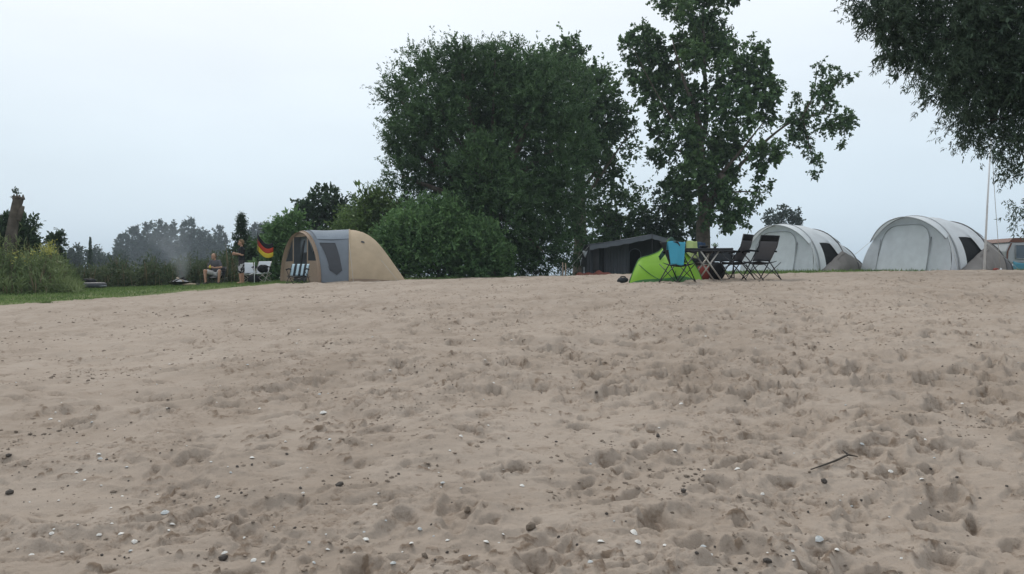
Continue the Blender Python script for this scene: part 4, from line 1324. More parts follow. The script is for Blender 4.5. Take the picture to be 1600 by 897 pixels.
# --- camping table
p0 = place(1103, 17.9)
root = empty('camping_table', p0, R(4), 'low camping table with dark top and pale crossed legs', 'table')
th_ = at(0, 389.5, 17.9).z - p0[2]
MB().box((0, 0.0, th_), (1.02, 0.62, 0.03)).build('table_top', C_CHAR, root, False, bevel=0.008)
MB().box((0, -0.30, th_ - .035), (1.0, 0.025, 0.035)).build('rail', M_STEEL, root, False)
MB().box((0, 0.30, th_ - .035), (1.0, 0.025, 0.035)).build('rail', M_STEEL, root, False)
for y in (-0.26, 0.26):
    MB().tube([(-0.26, y, 0), (0.22, y, th_ - .03)], 0.017, 7).build('leg', M_ALU, root)
    MB().tube([(0.26, y - .03, 0), (-0.22, y - .03, th_ - .03)], 0.017, 7).build('leg', M_ALU, root)
MB().tube([(0, -0.30, th_ * .52), (0, 0.27, th_ * .52)], 0.014, 6).build('pivot_bar', M_ALU, root)
# things on the table
zt = p0[2] + th_ + 0.016
xp = XofP(1118, 17.9)
pl = empty('potted_herb', (xp, 17.95, zt), 0, 'small green herb pot on the camping table', 'plant')
MB().tube([(0, 0, 0), (0, 0, 0.05)], [0.028, 0.035], 10).build('pot', M_IRON, pl)
rg = np.random.default_rng(5)
leaf_object('foliage', rg.normal(size=(70, 3)) * [0.035, 0.03, 0.018] + [0.01, 0, 0.075], rg.normal(size=(70, 3)) + [0, 0, .5], 0.035, 0.02, rg.uniform(.2, 1, 70), M_BUSHY, pl, 6)
mb = MB().tube([(0, 0, 0), (0, 0, .02), (0, 0, .055), (0, 0, .06)], [0.05, 0.085, 0.105, 0.10], 14)
bo = mb.build('bowl', M_STEEL); bo.location = (XofP(1098, 17.9), 17.8, zt); tag(bo, 'dark bowl on the camping table near the poplar trunk', 'bowl')
# bag under the table, and a bread-coloured bundle on the hidden seat
def lump(name, label, cat, loc, size, m, seed, rz=0, strap=True):
    root = empty(name, loc, rz, label, cat)
    rg = np.random.default_rng(seed); mb = MB(); rows = []
    for j in range(9):
        ph = math.pi * (j / 8); r = max(math.sin(ph), 0.02) ** 0.55; z = 0.5 - 0.5 * math.cos(ph)
        rows.append([(size[0] / 2 * r * math.cos(a) * (1 + .10 * math.sin(3 * a + seed + j)), size[1] / 2 * r * math.sin(a) * (1 + .08 * math.sin(4 * a + j)), size[2] * z * (1 + .05 * math.sin(2 * a + seed)) - 0.01) for a in [k * math.pi / 8 for k in range(16)]])
    mb.grid(rows, True).build('body', m, root)
    if strap:
        MB().tube([(size[0] * .25 * math.cos(a), -size[1] * .1, size[2] * (.93 + .18 * math.sin(a))) for a in [k * math.pi / 8 for k in range(9)]], 0.012, 5).build('strap', C_BLACK, root)
    return root


lump('bag', 'crumpled red bag under the camping table', 'bag', place(1099, 18.9), (0.34, 0.28, 0.33), C_REDB, 2)
lump('bag', 'dark cool bag under the right end of the camping table', 'bag', place(1120, 18.8), (0.36, 0.3, 0.40), C_BLACK, 4)
lump('bag', 'small dark bag lying at the left tip of the green beach shelter', 'bag', place(973, 17.7), (0.24, 0.2, 0.125), C_CHAR, 3, 0.2)

# --- lime green beach shelter
YG = 17.4
p0 = place(983, YG)
root = empty('beach_shelter', p0, 0, 'lime green pop-up beach shelter in front of the dark grey tent', 'beach shelter')
sc_ = YG / F


def cat(P, n):
    P = [Vector(p) for p in P]; o = []
    for i in range(len(P) - 1):
        a, b_, c, d = P[max(i - 1, 0)], P[i], P[i + 1], P[min(i + 2, len(P) - 1)]
        for k in range(n):
            s = k / n; o.append(0.5 * ((2 * b_) + (c - a) * s + (2 * a - 5 * b_ + 4 * c - d) * s * s + (3 * b_ - a - 3 * c + d) * s ** 3))
    o.append(P[-1]); return o


def loc_(px, py, dy):
    v = at(px, py, YG + dy) - Vector(p0); return v


topc = cat([(0, 0, 0), loc_(992, 418, .10), loc_(1000, 404, .2), loc_(1015, 399, .3), loc_(1032, 391, .4), loc_(1047, 372, .5), loc_(1060, 384, .5), loc_(1078, 402, .42), loc_(1092, 425, .25), loc_(1098, 441, 0)], 5)
botc = cat([(0, 0, -.01), (0.12, -.16, -.01), (0.30, -.28, -.01), (0.55, -.36, -.01), (0.8, -.38, -.01), (1.0, -.36, -.01), (1.2, -.3, -.01), (1.36, -.2, -.01), (1.46, -.1, -.01), tuple(topc[-1])], 5)
bakc = cat([(0, 0, -.01), (0.05, .5, -.01), (0.2, .85, -.01), (0.45, 1.1, -.01), (0.8, 1.2, -.01), (1.05, 1.15, -.01), (1.25, 1.0, -.01), (1.4, .8, -.01), (1.5, .4, -.01), tuple(topc[-1])], 5)


def shell(c0, c1, y, v0=0.0, v1=1.0, off=0.0, nv=12, i0=0, i1=None):
    rows = []
    for a, b_ in list(zip(c0, c1))[i0:i1]:
        r = []
        for k in range(nv + 1):
            v = v0 + (v1 - v0) * k / nv
            p = a.lerp(b_, v); d = (a - b_).length
            r.append(p + Vector((0, y * (0.10 * d + off), 0.015 * d)) * (math.sin(math.pi * v) if 0 < v < 1 else 0) + Vector((0, y * off, 0)))
        rows.append(r)
    return MB().grid(rows)


fr = shell(botc, topc, -1, 0.16, 1.0).build('front_panel', C_LIME, root)
shell(botc, topc, -1, 0.0, 0.16, 0.0).build('skirt', C_LIMED, root)
shell(bakc, topc, 1).build('back_panel', C_FOREST, root)
MB().tube(topc, 0.012, 6).build('hoop', C_LIMED, root)
seam = [botc[int(8 + 22 * k / 20)].lerp(topc[int(8 + 22 * k / 20)], 0.05 + 0.75 * (abs(k / 10 - 1)) ** 1.8) + Vector((0, -.075, 0.03)) for k in range(21)]
MB().tube(seam, 0.008, 5).build('seam', C_LIMED, root)
apex = loc_(1047, 371, .46)
MB().grid([[loc_(1029, 402, -.05).lerp(apex, u / 8) + Vector((0.10 * (v / 4) * (u / 8 + .35), 0.02 - .05 * math.sin(u / 8 * 3.1), 0.03 * math.sin(v * 1.3) - 0.04 * v / 4)) for v in range(5)] for u in range(9)]).build('loose_flap', C_FOREST, root, thick=0.01)

# --- striped chair in front of the tan tent, white chairs by the fire
camp_chair('black and pale blue striped camping chair in front of the tan tent door', place(466, 28.0), R(-96), C_BLACK, w=0.62, hb=0.70, stripes=[C_BLUST, C_CHAR], seat_z=0.30, lean=0.26)
GW = 'white folding chairs left of the tan tent'
camp_chair('white folding chair right behind the standing person', place(388, 32.8), R(-58), C_WCHAIR, frame=M_ALU, w=0.50, hb=0.84, group=GW)
camp_chair('white folding chair with a black jacket on it, nearest the tan tent', place(409, 32.2), R(-100), C_WCHAIR, frame=M_ALU, w=0.52, hb=0.86, group=GW)
lump('jacket', 'black jacket thrown over the white folding chair near the tan tent', 'jacket', tuple(Vector(place(411, 31.98)) + Vector((0, 0, 0.42))), (0.40, 0.25, 0.30), C_BLACK, 7, 0.3, False)
lump('bag', 'black bag on the grass between the two white folding chairs', 'bag', place(397, 32.0), (0.5, 0.35, 0.34), C_BLACK, 9, 0)
p = place(397.5, 31.6)
tag(MB().tube([(p[0], p[1], p[2] - .05), (p[0], p[1], p[2] + .82)], 0.012, 6).build('stake', M_WPOLE), 'thin pale stake standing between the white folding chairs', 'stake')

# --- flag on a thin staff
YF = 33.2
p0 = place(404, YF)
root = empty('flag', p0, 0, 'black red and gold striped flag sagging from a thin staff', 'flag')
Hf = at(0, 360, YF).z - p0[2]
MB().tube([(0, 0, -.1), (-0.02, 0, Hf * .6), (-0.03, 0, Hf)], 0.014, 6).build('staff', M_STEEL, root)
s_ = YF / F


def fp(u, v):   # u along the fly, v down the hoist; upper corner blown down
    x0_, z0_ = 402, 364 + 27 * v
    x1_, z1_ = 427, 379 + 22 * v
    px = x0_ + (x1_ - x0_) * u; py = z0_ + (z1_ - z0_) * u + 9.5 * math.sin(math.pi * u) * (0.9 - 0.2 * v)
    q = at(px, py, YF + 0.12 * math.sin(u * 5 + v)) - Vector(p0); return q


for a, b_, m in ((0, 1 / 3, C_BLACK), (1 / 3, 2 / 3, cloth('flag_red', (0.46, 0.055, 0.03), 0.2)), (2 / 3, 1, cloth('flag_gold', (0.62, 0.48, 0.05), 0.2))):
    MB().grid([[fp(u / 16, a + (b_ - a) * v / 4) for v in range(5)] for u in range(17)]).build('stripe', m, root, thick=0.004)

# ------------------------------------------------------------------ people
def body(name, m, parent, shapes, voxel=0.012, smooth=3):
    mb = MB()
    for q in shapes:
        if q[0] == 'c': mb.cap(*q[1:])
        else: mb.ball(*q[1:], nu=14, nv=10)
    o = mb.build(name, m, parent)
    md = o.modifiers.new('r', 'REMESH'); md.mode = 'VOXEL'; md.voxel_size = voxel; md.use_smooth_shade = True
    sm = o.modifiers.new('s', 'SMOOTH'); sm.iterations = smooth; sm.factor = 0.5
    return o


def hand(sh, wrist, d, curl, side, thumb):
    """palm and five fingers; d forward direction, side lateral, curl direction the fingers bend to"""
    w0 = Vector(wrist); d = Vector(d).normalized(); s = Vector(side).normalized(); c = Vector(curl).normalized()
    sh.append(('c', w0, w0 + d * 0.05, 0.024, 0.026))
    for k, L in ((-1.5, .062), (-.5, .074), (.5, .078), (1.5, .068)):
        a = w0 + d * 0.075 + s * (0.019 * k); b_ = a + d * L * .45 + c * L * .15; e_ = b_ + d * L * .25 + c * L * .45
        sh.append(('c', w0 + d * .04 + s * .014 * k, a, 0.013, 0.0095)); sh.append(('c', a, b_, 0.0095, 0.009)); sh.append(('c', b_, e_, 0.009, 0.0075))
    a = w0 + d * .025 + s * thumb * .028; b_ = a + d * .035 + s * thumb * .03 + c * .01; e_ = b_ + d * .03 + c * .015
    sh.append(('c', a, b_, 0.012, 0.0105)); sh.append(('c', b_, e_, 0.0105, 0.009))


def head(sh, c, f, up=Vector((0, 0, 1))):
    """skull, jaw, nose, ears; f facing"""
    c = Vector(c); f = Vector(f).normalized(); up = Vector(up).normalized(); s = up.cross(f).normalized()
    sh.append(('b', c + up * .02, (0.086, 0.086, 0.105)))
    sh.append(('b', c + f * .022 - up * .045, (0.064, 0.064, 0.072)))
    sh.append(('c', c + f * .085 + up * .005, c + f * .108 - up * .028, 0.011, 0.016))
    sh.append(('c', c + f * .07 - up * .062, c + f * .078 - up * .09, 0.022, 0.022))
    for q in (-1, 1):
        sh.append(('c', c + s * q * .084 + up * .01, c + s * q * .086 - up * .025, 0.014, 0.011))
    return c, f, up, s


def face(parent, hd):
    c, f, up, s = hd
    for q in (-1, 1):
        MB().ball(c + f * .083 + s * q * .033 + up * .012, 0.011, 8, 6).build('eye', M_EYE, parent)
    MB().tube([c + f * .098 - s * .024 - up * .058, c + f * .103 - up * .060, c + f * .098 + s * .024 - up * .058], 0.006, 6).build('mouth', M_LIP, parent)


# standing person, facing the fire, forearms raised in front
p0 = place(377.5, 32.0)
root = empty('person', p0, R(180 + 22), 'person standing in black t-shirt and patterned shorts, forearms held out', 'person')
V = Vector
k = 1.0
sh = []
for s in (-1, 1):
    x = 0.05 * s
    sh += [('c', V((x - .03, .085 * s, .055)), V((x + .13, .10 * s, .035)), .042, .034), ('c', V((x - .02, .085 * s, .06)), V((x, .085 * s, .33)), .040, .058),
           ('c', V((x, .085 * s, .33)), V((x + .02, .09 * s, .49)), .058, .055), ('c', V((x + .02, .09 * s, .49)), V((0, .095 * s, .87)), .060, .088),
           ('c', V((0, .17 * s, 1.40)), V((-.02, .235 * s, 1.13)), .052, .043), ('c', V((-.02, .235 * s, 1.13)), V((.23, .15 * s, 1.17 + .02 * s)), .043, .029)]
    hand(sh, V((.235, .15 * s, 1.17 + .02 * s)), (1, -.35 * s, .05), (0, -s, -.2), (0, 0, 1), 1)
sh += [('c', V((0, -.06, .92)), V((0, .06, .92)), .115, .115), ('b', V((0, 0, 1.08)), (.105, .15, .2)), ('b', V((0, 0, 1.28)), (.115, .175, .17)), ('c', V((0, -.13, 1.40)), V((0, .13, 1.40)), .065, .065),
       ('c', V((-.01, 0, 1.42)), V((.01, 0, 1.53)), .057, .052)]
hd = head(sh, V((.03, 0, 1.615)), V((1, .05, -.05)))
bd = body('body', M_SKIN, root, sh, 0.012)
face(bd, hd)
body('hair', M_HAIRB, root, [('b', V((.005, 0, 1.66)), (.098, .095, .088)), ('b', V((-.035, 0, 1.62)), (.072, .088, .10)), ('c', V((.06, -.05, 1.715)), V((.06, .05, 1.715)), .03, .03)], 0.009)
body('t_shirt', C_BLACK, root, [('b', V((0, 0, 1.06)), (.128, .172, .22)), ('b', V((0, 0, 1.28)), (.136, .195, .185)), ('c', V((0, -.14, 1.395)), V((0, .14, 1.395)), .078, .078), ('c', V((0, -.06, .95)), V((0, .06, .95)), .132, .132)]
     + [('c', V((0, .17 * s, 1.40)), V((-.015, .225 * s, 1.20)), .072, .066) for s in (-1, 1)], 0.011)
body('shorts', M_SHORTP, root, [('c', V((0, -.06, .92)), V((0, .06, .92)), .128, .128)] + [('c', V((0, .095 * s, .86)), V((.05 * s + .02, .10 * s, .50)), .112, .098) for s in (-1, 1)], 0.011)

# seated person, knees apart, facing the camera side
p0 = place(338.5, 32.6)
rz = R(-98)
camp_chair('low dark folding chair under the seated person by the fire', p0, rz, C_CHAR, w=0.62, hb=0.72, seat_z=0.33, lean=0.22)
root = empty('person', p0, rz, 'person sitting by the fire, knees apart, grey shirt and white shorts', 'person')
sh = []
for s in (-1, 1):
    kn = V((.36, .31 * s, .56)); an = V((.36, .27 * s, .085)); hp = V((-.02, .10 * s, .44))
    sh += [('c', hp, kn, .088, .062), ('c', kn, kn.lerp(an, .35), .060, .058), ('c', kn.lerp(an, .35), an, .058, .038), ('c', an + V((-.03, 0, -.03)), an + V((.14, .03 * s, -.045)), .042, .034)]
    shd = V((.0, .17 * s - .06, .93)); el = V((.10, .27 * s - .02, .70)); wr = V((.32, .08 * s - .02, .68 + .05 * (s < 0)))
    sh += [('c', shd, el, .052, .043), ('c', el, wr, .043, .029)]
    hand(sh, wr, (1, -.5 * s, .1), (0, -s, 0), (0, 0, 1), 1)
sh += [('c', V((-.03, -.08, .45)), V((-.03, .08, .45)), .12, .12), ('b', V((-.03, -.02, .62)), (.12, .155, .18)), ('b', V((-.01, -.05, .82)), (.12, .175, .17)), ('c', V((0, -.19, .93)), V((0, .07, .93)), .065, .065),
       ('c', V((0, -.07, .95)), V((.03, -.09, 1.05)), .057, .052)]
hd = head(sh, V((.06, -.10, 1.13)), V((1, -.25, -.08)))
bd = body('body', M_SKIN, root, sh, 0.012)
face(bd, hd)
body('hair', M_HAIRG, root, [('b', V((.025, -.095, 1.175)), (.094, .093, .080)), ('b', V((-.01, -.09, 1.135)), (.070, .086, .085))], 0.009)
body('shirt', M_SHIRTG, root, [('b', V((-.03, -.02, .62)), (.142, .178, .19)), ('b', V((-.01, -.05, .82)), (.142, .195, .18)), ('c', V((0, -.20, .925)), V((0, .08, .925)), .078, .078)]
     + [('c', V((.0, .17 * s - .06, .93)), V((.075, .245 * s - .03, .76)), .072, .066) for s in (-1, 1)], 0.011)
body('shorts', M_SHORTW, root, [('c', V((-.03, -.08, .45)), V((-.03, .08, .45)), .135, .135)] + [('c', V((-.02, .10 * s, .445)), V((.24, .24 * s, .525)), .108, .094) for s in (-1, 1)], 0.011)
for s in (-1, 1):
    body('shoe', M_SHOE, root, [('c', V((.31, .27 * s, .05)), V((.50, .30 * s, .04)), .052, .042), ('c', V((.34, .27 * s, .06)), V((.35, .27 * s, .10)), .05, .048)], 0.011)
cn = MB().tube([(0, 0, 0), (0, 0, .01), (0, 0, .11), (0, 0, .115)], [.028, .033, .033, .028], 12).build('can', M_GLASSB)
loc = Matrix.Rotation(rz, 4, 'Z') @ V((.44, -.045, .66)) + V(p0)
cn.location = loc; tag(cn, 'yellow can held by the seated person', 'can')

# ------------------------------------------------------------------ campfire
p0 = place(281, 31.6)
root = empty('fire_bowl', p0, 0, 'low iron fire bowl with pale ash smoking on the grass', 'fire bowl')
MB().grid([[(r * math.cos(a), r * math.sin(a), z) for a in [k * math.pi / 12 for k in range(24)]] for r, z in ((.12, .04), (.26, .07), (.36, .13), (.40, .19), (.42, .195), (.41, .185), (.35, .15), (.2, .12), (.02, .11))], True).build('bowl', M_IRON, root)
for k in range(3):
    a = k * 2.1; MB().tube([(.28 * math.cos(a), .28 * math.sin(a), .09), (.34 * math.cos(a), .34 * math.sin(a), -.03)], .015, 6).build('leg', M_IRON, root)
MB().grid([[(r * math.cos(a), r * math.sin(a), z + .02 * math.sin(a * 3 + r * 20)) for a in [k * math.pi / 9 for k in range(18)]] for r, z in ((.36, .155), (.26, .21), (.14, .26), (.02, .28))], True).build('ash', M_ASH, root)
for k, (a, m) in enumerate(((.3, M_CHARRED), (1.3, M_CHARRED), (2.4, M_WOOD), (-.5, M_CHARRED))):
    MB().tube([(-.3 * math.cos(a), -.3 * math.sin(a), .20), (.24 * math.cos(a), .24 * math.sin(a), .29 + .02 * k)], [.04, .035], 8).build('log', m, root)
p = place(297, 31.4)
tag(MB().tube([(p[0] - .28, p[1], p[2] + .05), (p[0], p[1] + .03, p[2] + .07), (p[0] + .3, p[1] - .03, p[2] + .055)], [.05, .055, .045], 8).build('log', M_WOOD), 'pale log lying on the grass right of the fire bowl', 'log')
p = place(309.5, 31.0)
pot = empty('pot', p, 0, 'small black pot on the grass in front of the fire', 'pot')
MB().tube([(0, 0, 0), (0, 0, .01), (0, 0, .10), (0, 0, .105)], [.05, .065, .07, .06], 12).build('body', M_IRON, pot)
MB().tube([(.06 * math.cos(a), 0, .10 + .06 * math.sin(a)) for a in [i * math.pi / 8 for i in range(9)]], .005, 5).build('handle', M_IRON, pot)

# smoke: a real, thin volume drifting up and to the left
def smoke():
    mb = MB(); c = V(place(281, 31.6))
    P = [c + V(q) for q in ((0, 0, .16), (0, 0, .3), (.0, .1, .7), (-.1, .35, 1.2), (-.4, .7, 1.7), (-.9, 1.3, 2.3), (-1.2, 1.7, 2.7))]
    mb.tube(P, [.1, .4, .7, 1.0, 1.3, 1.5, 1.2], 14)
    m = bpy.data.materials.new('smoke'); m.use_nodes = True; t = m.node_tree; t.nodes.clear()
    o = t.nodes.new('ShaderNodeOutputMaterial'); v = t.nodes.new('ShaderNodeVolumePrincipled')
    v.inputs['Color'].default_value = (0.80, 0.86, 0.92, 1); v.inputs['Anisotropy'].default_value = 0.2
    tc = t.nodes.new('ShaderNodeTexCoord'); n = t.nodes.new('ShaderNodeTexNoise'); n.inputs['Scale'].default_value = 1.6; n.inputs['Detail'].default_value = 4
    mp_ = t.nodes.new('ShaderNodeMapping'); mp_.inputs['Scale'].default_value = (1, 1, .6)
    t.links.new(tc.outputs['Object'], mp_.inputs[0]); t.links.new(mp_.outputs[0], n.inputs[0])
    sx = t.nodes.new('ShaderNodeSeparateXYZ'); t.links.new(tc.outputs['Object'], sx.inputs[0])

    def mth(op, x, y=None):
        q = t.nodes.new('ShaderNodeMath'); q.operation = op
        for k_, z_ in enumerate((x, y)):
            if z_ is None: continue
            if isinstance(z_, (int, float)): q.inputs[k_].default_value = z_
            else: t.links.new(z_, q.inputs[k_])
        return q.outputs[0]
    hz_ = mth('MAXIMUM', mth('SUBTRACT', sx.outputs[2], c.z + .2), 0.0)
    h2 = mth('MULTIPLY', hz_, hz_)
    wob = mth('MULTIPLY', mth('SINE', mth('MULTIPLY', hz_, 3.1)), .12)
    dx = mth('ADD', mth('SUBTRACT', sx.outputs[0], c.x), mth('SUBTRACT', mth('MULTIPLY', h2, .24), wob))
    dy = mth('SUBTRACT', mth('SUBTRACT', sx.outputs[1], c.y), mth('MULTIPLY', h2, .30))
    rr_ = mth('ADD', mth('MULTIPLY', hz_, .5), .16)
    d2 = mth('DIVIDE', mth('ADD', mth('MULTIPLY', dx, dx), mth('MULTIPLY', dy, dy)), mth('MULTIPLY', rr_, rr_))
    fall = mth('MAXIMUM', mth('SUBTRACT', 1.0, d2), 0.0)
    r = t.nodes.new('ShaderNodeMapRange'); r.inputs[1].default_value = .35; r.inputs[2].default_value = .72; r.inputs[3].default_value = 0.05; r.inputs[4].default_value = 1.0
    t.links.new(n.outputs[0], r.inputs[0])
    fz = t.nodes.new('ShaderNodeMapRange'); fz.inputs[1].default_value = 0.0; fz.inputs[2].default_value = 2.3; fz.inputs[3].default_value = 0.75; fz.inputs[4].default_value = 0.0
    t.links.new(hz_, fz.inputs[0])
    mu = t.nodes.new('ShaderNodeMath'); mu.operation = 'MULTIPLY'
    t.links.new(mth('MULTIPLY', r.outputs[0], fall), mu.inputs[0]); t.links.new(fz.outputs[0], mu.inputs[1])
    t.links.new(mu.outputs[0], v.inputs['Density']); t.links.new(v.outputs[0], o.inputs['Volume'])
    ob = mb.build('smoke', m)
    sb = ob.modifiers.new('sub', 'SUBSURF'); sb.levels = 2; sb.render_levels = 2
    tag(ob, 'thin bluish smoke drifting up from the fire bowl', None, None, 'stuff')


smoke()

# --- dinghy lying in the grass on the left
p0 = place(127, 33.5)
root = empty('dinghy', p0, R(6), 'low dark rubber dinghy with pale rim lying in the grass at left', 'dinghy')
L_, W_ = 0.86, 0.36
ring = [V((L_ * math.copysign(abs(math.cos(a)) ** .7, math.cos(a)), W_ * math.copysign(abs(math.sin(a)) ** .8, math.sin(a)), .17 + .06 * max(0, -math.cos(a)) ** 2)) for a in [k * math.pi / 20 for k in range(41)]]
MB().tube(ring, .125, 10, False).build('tube_rim', M_RUBBER, root)
MB().grid([[V((L_ * .93 * u, W_ * .93 * v * (1 - .3 * u * u), .07)) for v in (-1, -.5, 0, .5, 1)] for u in [i / 6 - 1 for i in range(13)]]).build('floor', M_HULL, root, thick=.05)
MB().box((-.1, 0, .25), (.2, .62, .05)).build('seat', M_HULL, root, False, bevel=.01)
MB().tube([q + V((0, 0, -.02)) + V((q.x, q.y, 0)).normalized() * .125 for q in ring[20:41]], .02, 6).build('rubbing_strip', M_HULL, root)
MB().tube([q + V((0, 0, .04)) + V((q.x, q.y, 0)).normalized() * .11 for q in ring[22:32]], .035, 6).build('pale_patch', M_HULL, root)
lump('bag', 'dark bag lying in the dinghy at left', 'bag', (p0[0] + .30, p0[1], p0[2] + .12), (.6, .4, .34), C_BLACK, 13, 0, False)

# --- white pole with rope, right
YQ = 26.5
p0 = place(1537, YQ)
root = empty('flagpole', p0, 0, 'thin white pole standing on the sand before the right white tent', 'pole')
tp = at(1549, 205, YQ) - V(p0)
MB().tube([(0, 0, -.2), tp * .5, tp], [.036, .03, .022], 9).build('shaft', M_WPOLE, root)
MB().ball(tp + V((0, 0, .03)), .04, 8, 6).build('finial', M_WPOLE, root)
e_ = V(place(1563, YQ)) - V(p0)
MB().tube([tp * .97, tp * .5 + e_ * .5 + V((-.02, 0, -.05)), e_], .009, 5).build('rope', M_ROPE, root)
MB().tube([e_ + V((0, 0, -.1)), e_ + V((0.02, 0, .10))], .03, 7).build('peg', M_WPOLE, root)
lump('bucket_bag', 'small rusty red bag at the foot of the right white tent', 'bag', place(1556, 27.2), (.2, .15, .11), C_REDB, 17, 0, False)

# --- caravan at the right edge with a blue windbreak
YC = 38
p0 = place(1572, YC)
root = empty('caravan', p0, 0, 'caravan with brown roof edge at the right border of the picture', 'caravan')


def cl(px, py): return at(px, py, YC) - V(p0)


zt_, zr = cl(0, 375).z, cl(0, 368).z
x0_ = 0.0; x1_ = 4.6
prof = [(0.02, .35), (-.02, .9), (0.18, zt_ - .12), (.34, zt_)]
side = [V((x, 0, z)) for x, z in prof] + [V((x1_, 0, zt_ + .05)), V((x1_, 0, .35))]
bk_ = [v + V((0, 2.1, 0)) for v in side]
n = len(side)
MB().add(side + bk_, [tuple(range(n)), tuple(range(n, 2 * n))[::-1]] + [(i, i + n, (i + 1) % n + n, (i + 1) % n) for i in range(n)]).build('shell', M_CARA, root, False, bevel=.04)
MB().add([V((x, y, z)) for y in (-.02, 2.12) for x, z in ((.12, zt_ - .10), (.30, zt_ + .09), (x1_ + .05, zt_ + .22), (x1_ + .05, zt_ + .0), (.42, zt_ - .12))], [(0, 1, 2, 3, 4), (9, 8, 7, 6, 5), (0, 5, 6, 1), (1, 6, 7, 2), (2, 7, 8, 3), (3, 8, 9, 4), (4, 9, 5, 0)]).build('roof_edge', M_CARB, root, False)
MB().add([V((x, -.025, z)) for x, z in ((-.01, .5), (.02, .9), (.20, zt_ - .14), (.28, zt_ - .14), (.10, .9), (.07, .5))], [(0, 1, 2, 3, 4, 5)]).build('corner_strip', M_CARB, root, False)
for xa, xb in ((.42, 1.9), (2.2, 3.5)):
    wd_ = MB().box(((xa + xb) / 2, -.02, zt_ - .55), (xb - xa, .04, .62)).build('window', M_CARW, root, False, bevel=.015)
    MB().tube([(xa, -.05, zt_ - .87), (xb, -.05, zt_ - .87), (xb, -.05, zt_ - .23), (xa, -.05, zt_ - .23), (xa, -.05, zt_ - .87)], .018, 6).build('frame', M_CARA, wd_)
for x in (1.7, 2.35):
    wh = MB().tube([(x, -.02, .30), (x, .16, .30)], .30, 18).build('wheel', M_SHOE, root)
    MB().tube([(x, -.03, .30), (x, .02, .30)], .17, 14).build('rim', M_ALU, wh)
p1 = place(1583, 36.6)
rows = [[(p1[0] + 2.2 * u / 14, p1[1] + .12 * math.sin(u * .9), p1[2] + (.42 - .1 * math.sin(u * .45)) * v / 4) for v in range(5)] for u in range(15)]
tag(MB().grid(rows).build('windbreak', cloth('tarp_blue', (0.10, 0.30, 0.40), .1), None, thick=.01), 'low blue windbreak in front of the caravan', 'windbreak')

# ------------------------------------------------------------------ shells, stones and twigs on the sand
def shell_mesh(nm, rib, seed):
    rg = random.Random(seed); vs = [(0, 0, .10)]; fs = []
    rings, seg = 3, 9
    for i in range(1, rings + 1):
        for k in range(seg):
            a = math.pi * 2 * k / seg; u = i / rings
            r = u * (1 + (.10 if k % 2 else -.04) * rib * u) * (0.9 + .25 * math.cos(a)) * (1 + rg.uniform(-.08, .08))
            vs.append((.5 * r * math.cos(a), .5 * r * math.sin(a), .26 * (1 - u ** 2.2) + rg.uniform(-.02, .02)))
    for k in range(seg): fs.append((0, 1 + k, 1 + (k + 1) % seg))
    for i in range(rings - 1):
        for k in range(seg): fs.append((1 + i * seg + k, 1 + (i + 1) * seg + k, 1 + (i + 1) * seg + (k + 1) % seg, 1 + i * seg + (k + 1) % seg))
    me = bpy.data.meshes.new(nm); me.from_pydata(vs, [], fs); me.update()
    return me


def stone_mesh(nm, seed):
    rg = random.Random(seed); bm = bmesh.new(); bmesh.ops.create_icosphere(bm, subdivisions=1, radius=.5)
    for v in bm.verts:
        v.co *= 1 + rg.uniform(-.22, .18); v.co.z *= .62; v.co.y *= .8
    me = bpy.data.meshes.new(nm); bm.to_mesh(me); bm.free(); return me


M_SHELL = mat('shell_white', (0.66, 0.645, 0.61), .5, .15, 30)
M_SHELLB = mat('shell_bluish', (0.45, 0.47, 0.47), .45, .2, 30)
M_STONE = mat('stone_dark', (0.085, 0.074, 0.066), .8, .4, 30, .002, 60)
M_STONEB = mat('stone_brown', (0.17, 0.135, 0.105), .85, .3, 30, .002, 60)
SM = []
for i in range(4):
    me = shell_mesh('shell', i % 2, i); me.materials.append(M_SHELL if i < 3 else M_SHELLB); SM.append(me)
TM = []
for i in range(5):
    me = stone_mesh('pebble', 50 + i); me.materials.append(M_STONE if i < 3 else M_STONEB); TM.append(me)


def on_sand(px, py):
    """walk down the pixel's ray to the sand"""
    lo = 1.75
    Y = lo
    while Y < 40:
        q = at(px, py, Y)
        if q.z <= ground_z(q.x, q.y): return q.x, q.y
        Y *= 1.01
    return q.x, q.y


def drop(name, me, px, py, size, label, cat, group, seed, tilt=.35, sink=.12):
    rg = random.Random(seed)
    x, y = on_sand(px, py)
    o = bpy.data.objects.new(name, me); COL.objects.link(o)
    o.location = (x, y, ground_z(x, y) + size * (.10 if name == 'shell' else .5 * .62 - sink))
    o.rotation_euler = (rg.uniform(-tilt, tilt), rg.uniform(-tilt, tilt), rg.uniform(0, 6.28)); o.scale = (size, size * rg.uniform(.7, 1.0), size)
    return tag(o, label, cat, group)


GS, GT = 'white shell bits scattered on the sand', 'dark pebbles scattered on the sand'
for k, (px, py, s, lb_, mi) in enumerate(((572, 850, .034, 'round white shell on the sand near the bottom edge, left of the middle', 0), (990, 834, .032, 'white shell half buried on the sand, the upper of a pair near the bottom edge', 1),
                                          (996, 856, .026, 'white shell on the sand, the lower of a pair near the bottom edge', 2), (1280, 854, .040, 'pale bluish round shell in the sand right of the twig end', 3),
                                          (211, 849, .026, 'bright white flat shell on the sand near the lower left', 0), (258, 806, .030, 'pale shell fragments cluster piece on the sand at left', 3),
                                          (1153, 738, .026, 'white shell on the rim of a hollow right of the middle', 1), (1308, 872, .022, 'small white shell beside the pale bluish round one', 0),
                                          (938, 848, .026, 'white shell next to a dark stone near the bottom middle', 1), (504, 650, .045, 'pale shell patch on the sand left of the middle', 2))):
    drop('shell', SM[mi], px, py, s, lb_, 'shell', None, k)
